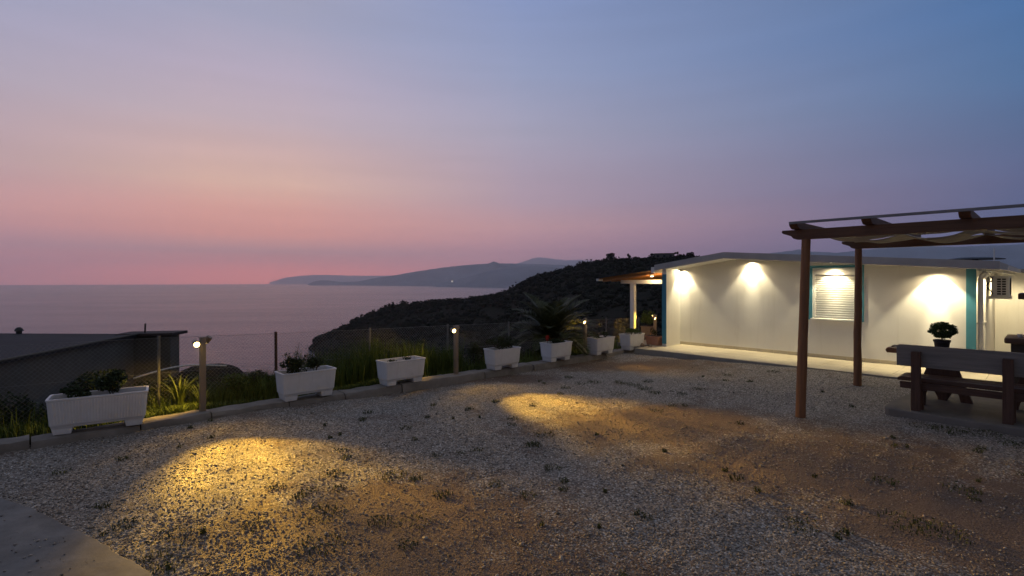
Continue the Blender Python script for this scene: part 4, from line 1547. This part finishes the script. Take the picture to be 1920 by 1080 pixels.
# porch at the left end
def porch():
    root = empty("porch", (HO.x, HO.y, 0), TH)
    def zr(s): return 2.29 + 0.125 * (s + 0.45)
    MB().b2(-1.53, -1.39, -0.35, -0.21, TZ, 1.90).build("post", M_WHITEP, root, 0.006)
    MB().b2(-1.53, -1.39, 3.2, 3.34, TZ, 1.90).build("post", M_WHITEP, root, 0.006)
    MB().b2(-1.88, -0.14, -0.35, -0.23, 1.901, 2.02).build("beam", M_WHITEP, root, 0.006)
    MB().b2(-1.88, -0.14, 3.2, 3.32, 1.901, 2.02).build("beam", M_WHITEP, root, 0.006)
    MB().b2(-1.53, -1.39, -0.225, 3.195, 1.93, 2.018).build("beam", M_WHITEP, root, 0.006)
    tilt = math.atan(0.125); rot = Matrix.Rotation(-tilt, 3, 'Y')
    for i in range(10):
        t = -0.62 + i * 0.47
        m = MB(); s0, s1 = -2.36, -0.47
        m.prism([(s0, zr(s0) - 0.10), (s1, zr(s1) - 0.10), (s1, zr(s1)), (s0, zr(s0))], 'y', t - 0.035, t + 0.035); m.build("rafter", M_ORANGEWOOD, root, 0.003)
    n = 15
    for i in range(n):
        s0 = -2.42 + i * 0.13; s1 = s0 + 0.126
        m = MB(); m.prism([(s0, zr(s0) + 0.002), (s1, zr(s1) + 0.002), (s1, zr(s1) + 0.022), (s0, zr(s0) + 0.022)], 'y', -0.75, 4.1); m.build("roof_board", M_ORANGEWOOD, root)
    m = MB(); m.prism([(-2.46, zr(-2.46) + 0.025), (-0.45, zr(-0.45) + 0.025), (-0.45, zr(-0.45) + 0.05), (-2.46, zr(-2.46) + 0.05)], 'y', -0.8, 4.15); m.build("roof_sheet", M_HUTROOF, root)
    m = MB(); m.b2(-2.53, -2.43, -0.78, 4.1, zr(-2.45) - 0.06, zr(-2.45) + 0.02); m.build("gutter", M_WHITEP, root, 0.01)
    d = empty("porch_lamp", (-0.62, -0.56, 2.13)); d.parent = root
    MB().lathe([(0.05, 0.0), (0.055, 0.02), (0.055, 0.05), (0.03, 0.09)], 14).build("lamp_cup", M_WHITEP, d, 0, 'auto')
    MB().lathe([(0.035, -0.012), (0.04, -0.001)], 14).build("lamp_lens", M_DOWNB, d)
    pl = bpy.data.lights.new("porch_glow", 'POINT'); pl.energy = 14; pl.color = (1.0, 0.66, 0.3); pl.shadow_soft_size = 0.04
    po = bpy.data.objects.new("porch_glow", pl); COL.objects.link(po); po.location = (0, 0, -0.08); po.parent = d
    tag(root, "porch with white post and beam under a pine-board lean-to roof", "porch")


porch()


# rear annex with door, behind the right side
def annex():
    root = empty("annex", (HO.x, HO.y, 0), TH)
    Y0 = 4.75
    D0, D1 = 7.55, 8.5
    m = MB(); m.b2(SR + 0.01, D0, Y0, Y0 + 0.2, TZ, 2.2); m.b2(D1, 12.0, Y0, Y0 + 0.2, TZ, 2.2); m.b2(D0, D1, Y0, Y0 + 0.2, 2.1, 2.2); m.build("wall", M_STUCCO, root)
    MB().b2(SR + 0.01, 12.2, Y0 - 0.35, Y0 + 3.0, 2.21, 2.30).build("roof", M_FASCIA, root, 0.005)
    dr = empty("door", (0, 0, 0)); dr.parent = root
    f = MB(); f.b2(D0 + 0.001, D0 + 0.07, Y0 + 0.02, Y0 + 0.12, TZ, 2.099); f.b2(D1 - 0.07, D1 - 0.001, Y0 + 0.02, Y0 + 0.12, TZ, 2.099); f.b2(D0 + 0.0705, D1 - 0.0705, Y0 + 0.02, Y0 + 0.12, 2.03, 2.099); f.build("frame", M_WHITEP, dr, 0.003)
    MB().b2(D0 + 0.071, D1 - 0.071, Y0 + 0.06, Y0 + 0.085, TZ + 0.01, 2.029).build("pane", M_GLASS, dr)
    MB().tube([(D0 + 0.14, Y0 + 0.02, 1.15), (D0 + 0.14, Y0 - 0.03, 1.15), (D0 + 0.26, Y0 - 0.03, 1.15)], 0.01, 8).build("handle", M_GALV, dr)
    MB().b2(SR + 0.75, SR + 0.77, Y0 - 0.012, Y0 - 0.001, TZ, 2.0).build("cable_duct", M_WHITEP, root)
    tag(root, "cream rear annex with white-framed glass door at the right edge", "building")


annex()


def aircon():
    root = empty("air_conditioner", (HO.x, HO.y, 0), TH)
    s0, s1, y0, y1, z0, z1 = SR + 0.09, SR + 0.40, 2.3, 3.1, 1.62, 2.10
    MB().b2(s0, s1, y0, y1, z0, z1).build("casing", M_WHITEP, root, 0.012)
    # side grille: two columns of slots on the end that faces the yard
    g = MB()
    for i in range(7):
        for c in range(2):
            x = s0 + 0.10 + c * 0.085; z = z0 + 0.05 + i * 0.057
            g.b2(x, x + 0.065, y0 - 0.006, y0 - 0.001, z, z + 0.034)
    g.build("side_grille", M_GRILLE, root)
    fan = MB(); fan.lathe([(0.19, 0), (0.2, 0.01), (0.2, 0.0)], 20)
    f = fan.build("fan_grille", M_GRILLE, root); f.rotation_euler = (0, R(90), 0); f.location = (s1 + 0.001, y0 + 0.32, (z0 + z1) / 2)
    for y in (y0 + 0.12, y1 - 0.12):
        MB().b2(SR + 0.002, s1 + 0.02, y - 0.02, y + 0.02, z0 - 0.035, z0 - 0.002).build("bracket", M_WHITEP, root)
    MB().b2(SR + 0.005, s1 + 0.06, y0 - 0.05, y0 - 0.02, z0 - 0.05, z0 - 0.03).build("bracket_rail", M_WHITEP, root)
    pts = [(SR + 0.10, y0 - 0.03, 2.15)]
    for i in range(9):
        t = i / 8
        pts.append((SR + 0.06 + 0.06 * math.sin(t * 9), y0 - 0.05, 2.12 - t * 0.48))
    MB().tube(pts, 0.012, 7).build("hose", M_ANTH, root, 0, True)
    tag(root, "white outdoor air-conditioning unit hung under the bungalow's right eave", "air conditioner")


aircon()


def roof_dish():
    p = HO + AX * 6.55 + BX * 0.2
    root = empty("roof_dish", (p.x, p.y, soffit(6.5) + 0.15))
    m = MB(); m.lathe([(0.02, 0.06), (0.20, 0.065), (0.40, 0.06), (0.47, 0.045), (0.465, 0.06), (0.25, 0.092), (0.02, 0.10)], 28); m.build("dish", M_BLACK, root, 0, 'auto')
    m = MB(); m.lathe([(0.10, -0.02), (0.06, 0.0), (0.05, 0.062)], 10); m.build("stand", M_BLACK, root)
    tag(root, "thin dark round dish lying on the roof near its right end", "dish")
    q = HO + AX * 6.9 - BX * 0.85
    root = empty("antenna_pole", (q.x, q.y, soffit(7.0) + 0.14))
    MB().tube([(0, 0, 0), (0, 0, 0.27)], 0.011, 8).build("mast", M_WHITEP, root)
    MB().lathe([(0.03, 0.0), (0.03, 0.012)], 10).build("foot", M_WHITEP, root)
    tag(root, "short white pole standing on the roof's right corner", "pole")


roof_dish()


# things beside the porch
def corner_pots():
    p = HO + AX * (-1.15) + BX * (-0.95)
    v = v_at_px(1216, -0.42); p = K(-0.42, v)
    root = empty("tall_pot", (p.x, p.y, TZ - 0.03), TH)
    m = MB(); m.box((0, 0, 0.23), (0.36, 0.36, 0.42), None, 0.85); m.build("body", M_TAUPE, root, 0.012)
    MB().b2(-0.19, 0.19, -0.19, 0.19, 0.44, 0.465).build("rim", M_TAUPE, root, 0.006)
    MB().b2(-0.165, 0.165, -0.165, 0.165, 0.455, 0.468).build("soil", M_SOIL, root)
    tag(root, "tall square taupe pot between the farthest planter and the last bollard", "pot")
    shrub("pot_shrub", (p.x, p.y, TZ + 0.42), (0.30, 0.26, 0.27), 1500, 0.04, "leafy plant lit by the last bollard, growing in the tall taupe pot", M_LEAFG, 71, None, "plant")
    q = HO + AX * (-0.42) + BX * (-0.75)
    root = empty("terracotta_box", (q.x, q.y, TZ), TH)
    m = MB(); m.box((0, 0, 0.12), (0.42, 0.30, 0.24), None, 0.85); m.build("body", M_TERRA, root, 0.01)
    MB().b2(-0.225, 0.225, -0.165, 0.165, 0.24, 0.265).build("rim", M_TERRA, root, 0.006)
    MB().b2(-0.195, 0.195, -0.135, 0.135, 0.255, 0.268).build("soil", M_SOIL, root)
    tag(root, "terracotta trough standing against the bungalow's teal corner", "pot")
    shrub("trough_plant", (q.x, q.y, TZ + 0.26), (0.12, 0.10, 0.13), 260, 0.035, "sparse dark plant growing in the terracotta trough", M_LEAFD, 72, None, "plant", 3)
    rng = random.Random(6)
    labs = ["squat field stone lying by the terracotta trough", "small pale stone at the terrace corner", "brown stone on the terrace edge below the last bollard", "flat stone close to the farthest planter's foot"]
    for i, (ds, dt, r) in enumerate(((-0.55, -1.25, 0.07), (-0.30, -1.20, 0.05), (-0.75, -1.12, 0.085), (-1.15, -1.05, 0.06))):
        w = HO + AX * ds + BX * dt
        bm = bmesh.new(); bmesh.ops.create_icosphere(bm, subdivisions=2, radius=r)
        for vtx in bm.verts:
            k_ = 1 + 0.35 * noise3(vtx.co, 14) + 0.1 * rng.uniform(-1, 1)
            vtx.co = Vector((vtx.co.x * k_ * 1.3, vtx.co.y * k_, vtx.co.z * k_ * 0.75))
        me = bpy.data.meshes.new("stone"); bm.to_mesh(me); bm.free()
        o = finish("stone", me, M_ROCK); o.location = (w.x, w.y, TZ + r * 0.55)
        tag(o, labs[i], "stone", "stones at the terrace corner")


corner_pots()


# ------------------------------------------------------------------ pergola
def pergola():
    root = empty("pergola", (PO.x, PO.y, 0), TH)
    rng = random.Random(5)
    W, X1 = 3.2, 3.4
    def zg(x, y):
        p = PO + AX * x + BX * y; return yard_z(p.x, p.y)
    for (x, y, lean) in ((0, 0, (0.07, 0.03)), (0.0, W, (0.02, 0.0)), (X1, 0, (0.02, 0)), (X1, W, (0, 0))):
        pts = []; rd = []
        z0 = zg(x, y) - 0.2
        for i in range(15):
            t = i / 14; z = z0 + (2.60 - z0) * t
            pts.append((x + lean[0] * (t - 0.0) + 0.010 * noise3((x, y, z), 1.6), y + lean[1] * t + 0.010 * noise3((y, z, x + 4), 1.6), z))
            rd.append(0.070 - 0.011 * t + 0.005 * noise3((x + z, y, 2), 3.5))
        MB().tube(pts, rd, 14).build("post", M_POST, root, 0, 'auto')
    def beam(y):
        x0 = -0.24
        prof = [(x0, 2.745), (x0 - 0.01, 2.715), (x0 + 0.015, 2.695), (x0 + 0.07, 2.675), (x0 + 0.12, 2.655), (x0 + 0.15, 2.62), (x0 + 0.20, 2.601), (X1 + 0.3, 2.601), (X1 + 0.3, 2.745)]
        MB().prism(prof, 'y', y - 0.045, y + 0.045).build("beam", M_BEAM, root, 0.004)
    beam(0.03); beam(W)
    for x in (-0.02, 0.86, 1.83, 2.75, 3.6):
        y0, y1 = -0.24, W + 0.28
        prof = [(y0, 2.845), (y0 - 0.005, 2.82), (y0 + 0.03, 2.78), (y0 + 0.08, 2.755), (y0 + 0.12, 2.746), (y1, 2.746), (y1, 2.845)]
        MB().prism(prof, 'x', x - 0.055, x + 0.055).build("rafter", M_RAFTER, root, 0.005)
    MB().b2(-0.06, X1 + 0.3, -0.278, -0.248, 2.808, 2.843).build("batten", M_BATTEN, root, 0.002)
    tag(root, "open wooden pergola on round reddish posts in front of the bungalow", "pergola")
    # strips of shade cloth laid loosely over the beams, sagging between the rafters
    labs = ["front strip of pale shade cloth nearest the pergola's front beam", "second strip of pale shade cloth from the pergola's front beam", "middle strip of pale shade cloth under the pergola rafters", "strip of pale shade cloth next to the rearmost under the pergola rafters", "rearmost strip of pale shade cloth beside the pergola's back beam"]
    for k_, (y0, y1) in enumerate(((0.12, 0.62), (0.75, 1.22), (1.36, 1.84), (1.98, 2.46), (2.60, 3.10))):
        nx, ny = 90, 8
        vs = []; fs = []
        for i in range(nx + 1):
            x = -0.02 + 3.6 * i / nx
            ph = (x + 0.02) / 0.915
            for j in range(ny + 1):
                y = y0 + (y1 - y0) * j / ny + 0.14 * noise3((x, k_ * 2.3, 0), 1.1) * (0.6 + 0.8 * j / ny)
                sag = abs(math.sin(math.pi * ph)) ** 1.2
                z = 2.735 - max(0.02, 0.085 + 0.11 * noise3((k_ * 3.1 + 0.5, math.floor(ph) * 1.7 + 0.3, 2.2), 1.0)) * sag + 0.03 * noise3((x, y, k_), 3.0) - 0.02 * math.sin(math.pi * j / ny) * sag
                vs.append((x, y, z))
        for i in range(nx):
            for j in range(ny):
                q = i * (ny + 1) + j; fs.append((q, q + ny + 1, q + ny + 2, q + 1))
        o = MB().add(vs, fs).build("shade_cloth", M_CLOTH, None, 0, True)
        o.location = (PO.x, PO.y, 0); o.rotation_euler = (0, 0, TH)
        md = o.modifiers.new("thickness", 'SOLIDIFY'); md.thickness = 0.004
        tag(o, labs[k_], "shade cloth", "shade cloth strips on the pergola")


pergola()


# ------------------------------------------------------------------ picnic corner
BO = Vector((5.92, 7.5, 0))


def picnic():
    SZ = 0.10
    root = empty("picnic_slab", (BO.x, BO.y, 0), TH); root["kind"] = "structure"
    pts = [(-0.36, -0.10), (-0.30, -0.16), (1.2, -0.20), (3.6, -0.24), (3.6, 2.2), (-0.2, 2.2), (-0.38, 0.4)]
    MB().prism(pts, 'z', -0.2, SZ).build("slab", M_SLAB, root, 0.015)
    # bench with its back to the camera
    b = empty("bench", (BO.x, BO.y, SZ), TH)
    MB().prism([(-0.24, 0.63), (-0.24, 0.93), (-0.21, 0.945), (1.60, 0.945), (1.60, 0.625)], 'y', 0.035, 0.085).build("backrest_board", M_GREYWOOD, b, 0.008)
    for x in (0.0, 0.97):
        MB().b2(x - 0.055, x + 0.055, -0.06, 0.033, 0, 0.86).build("leg", M_DARKWOODV, b, 0.006)
        MB().b2(x - 0.03, x + 0.07, 0.09, 0.17, 0, 0.40).build("leg", M_DARKWOODV, b, 0.006)
        MB().b2(x - 0.04, x + 0.04, 0.47, 0.55, 0, 0.40).build("leg", M_DARKWOODV, b, 0.006)
        MB().b2(x - 0.045, x + 0.045, 0.175, 0.465, 0.32, 0.40).build("seat_support", M_DARKWOODV, b, 0.004)
    for i, y in enumerate((0.10, 0.27, 0.44)):
        MB().prism([(-0.24, 0.402), (1.6, 0.402), (1.6, 0.46), (-0.20, 0.46), (-0.24, 0.44)], 'y', y, y + 0.155).build("seat_plank", M_DARKWOOD, b, 0.006)
    MB().b2(-0.20, 1.56, 0.045, 0.095, 0.30, 0.395).build("apron", M_DARKWOOD, b, 0.005)
    tag(b, "wooden bench seen from behind with wide weathered grey backrest board", "bench")
    # table behind it
    t = empty("picnic_table", (BO.x, BO.y, SZ), TH)
    for i in range(4):
        y = 0.80 + i * 0.19
        x0 = -0.50 + 0.05 * (i % 2)
        MB().prism([(x0, 0.72), (x0 - 0.02, 0.76), (x0, 0.80), (1.75, 0.80), (1.75, 0.72)], 'y', y, y + 0.183).build("table_plank", M_POST if i < 1 else M_DARKWOOD, t, 0.01)
    MB().b2(-0.3, 1.6, 1.10, 1.20, 0.62, 0.719).build("stretcher", M_DARKWOOD, t, 0.006)
    def trestle(cx):
        m = MB()
        # arched board standing along the table: two splayed feet with an arch between, and a middle post
        outer = [(-0.36, 0), (-0.22, 0), (-0.20, 0.10), (-0.15, 0.19), (-0.08, 0.225), (-0.055, 0.225), (-0.055, 0.0), (0.055, 0.0), (0.055, 0.225), (0.08, 0.225), (0.15, 0.19), (0.20, 0.10), (0.22, 0), (0.36, 0), (0.26, 0.30), (0.16, 0.619), (-0.16, 0.619), (-0.26, 0.30)]
        bm = bmesh.new()
        vs0 = [bm.verts.new((cx + x, 1.10, z)) for x, z in outer]; vs1 = [bm.verts.new((cx + x, 1.19, z)) for x, z in outer]
        f0 = bm.faces.new(vs0); f1 = bm.faces.new(vs1[::-1])
        n = len(outer)
        for i in range(n): bm.faces.new((vs0[i], vs1[i], vs1[(i + 1) % n], vs0[(i + 1) % n]))
        bmesh.ops.triangulate(bm, faces=[f0, f1])
        me = bpy.data.meshes.new("trestle"); bm.to_mesh(me); bm.free()
        finish("trestle", me, M_DARKWOODV, t)
    trestle(0.17); trestle(1.25)
    tag(t, "dark wooden picnic table with arched trestles beyond the bench", "table")
    # potted box ball on the table
    q = (1766 - 960) / 960
    base = BO + BX * 1.02
    s = (q * base.y - base.x) / (AX.x - q * AX.y)
    pz = base + AX * s
    pot = empty("plant_pot", (pz.x, pz.y, SZ + 0.801))
    MB().lathe([(0.080, 0), (0.085, 0.01), (0.100, 0.13), (0.110, 0.132), (0.112, 0.165), (0.101, 0.165), (0.096, 0.14), (0.02, 0.138)], 24).build("body", M_ANTH, pot, 0, 'auto')
    MB().lathe([(0.094, 0.139), (0.05, 0.15), (0.01, 0.152)], 16).build("soil", M_SOIL, pot)
    tag(pot, "round black plastic pot on the picnic table", "pot")
    ball = empty("box_ball", (pz.x, pz.y, SZ + 0.95))
    rng = np.random.default_rng(9)
    n = 3000
    p_ = rng.normal(size=(n, 3)); p_ /= np.linalg.norm(p_, axis=1)[:, None]
    p_ *= (rng.uniform(0.35, 1, n) ** 0.35)[:, None]
    lump = np.array([1 + 0.28 * noise3(a, 2.6) + 0.12 * noise3(a, 6.0) for a in p_])[:, None]
    p_ = p_ * lump * np.array([0.168, 0.168, 0.124]); p_[:, 2] += 0.165; p_[:, 0] += 0.02
    v, f = leaf_cloud(p_, 0.031, rng, aspect=0.65); np_mesh("foliage", v, f, M_BOX, ball)
    m = MB(); m.tube([(0, 0, -0.01), (0.005, 0, 0.06), (0.02, 0.0, 0.16)], [0.010, 0.009, 0.005], 6)
    for a in range(6): m.tube([(0, 0, 0.04), (0.07 * math.cos(a), 0.07 * math.sin(a), 0.13)], [0.006, 0.003], 5)
    m.build("stem", M_STEM, ball)
    tag(ball, "small clipped green ball plant in the black pot", "plant")


picnic()


def barbecue():
    p = Vector((8.50, 8.80, 0))
    root = empty("barbecue", (p.x, p.y, 0.02), TH)
    m = MB(); m.b2(0.05, 1.3, 0.06, 0.75, -0.1, 0.90); m.build("base", M_STONEBBQ, root, 0.01)
    m = MB(); m.b2(-0.03, 1.4, -0.05, 0.83, 0.90, 1.00); m.build("counter", M_COUNTER, root, 0.03, 'auto')
    m = MB(); m.b2(0.22, 1.3, 0.55, 0.75, 1.00, 1.66); m.build("back_panel", M_STONEBBQ, root, 0.01)
    m = MB(); m.b2(0.22, 0.32, 0.10, 0.548, 1.00, 1.66); m.build("side_panel", M_STONEBBQ, root, 0.01)
    m = MB(); m.b2(0.14, 1.4, 0.02, 0.83, 1.66, 1.76); m.build("hood_slab", M_COUNTER, root, 0.012)
    tag(root, "dark masonry barbecue with thick brown counter at the right edge", "barbecue")
    c = p + AX * 0.16 + BX * 0.15
    cup = empty("white_cup", (c.x, c.y, 1.021))
    MB().lathe([(0.02, 0), (0.028, 0.005), (0.035, 0.06), (0.032, 0.06), (0.026, 0.012), (0.01, 0.01)], 16).build("body", M_WHITEP, cup, 0, 'auto')
    MB().tube([(0.03, 0, 0.045), (0.052, 0, 0.04), (0.05, 0, 0.02), (0.027, 0, 0.015)], 0.005, 6).build("handle", M_WHITEP, cup)
    tag(cup, "small white cup standing on the barbecue counter", "cup")


barbecue()

# ------------------------------------------------------------------ haze
def haze():
    mb = MB(); mb.b2(-21500, 21500, -21500, 21500, -240, 860)
    mt = bpy.data.materials.new("haze_air"); mt.use_nodes = True
    t = mt.node_tree; t.nodes.clear()
    pv = t.nodes.new("ShaderNodeVolumePrincipled")
    pv.inputs["Color"].default_value = (0.92, 0.96, 1.0, 1)
    pv.inputs["Density"].default_value = 8.0e-5
    pv.inputs["Anisotropy"].default_value = 0.7
    o_ = t.nodes.new("ShaderNodeOutputMaterial"); t.links.new(pv.outputs[0], o_.inputs["Volume"])
    o = mb.build("haze", mt)
    o.visible_shadow = True
    tag(o, "thin evening haze over the sea and the far mountains", "haze", kind="stuff")


haze()
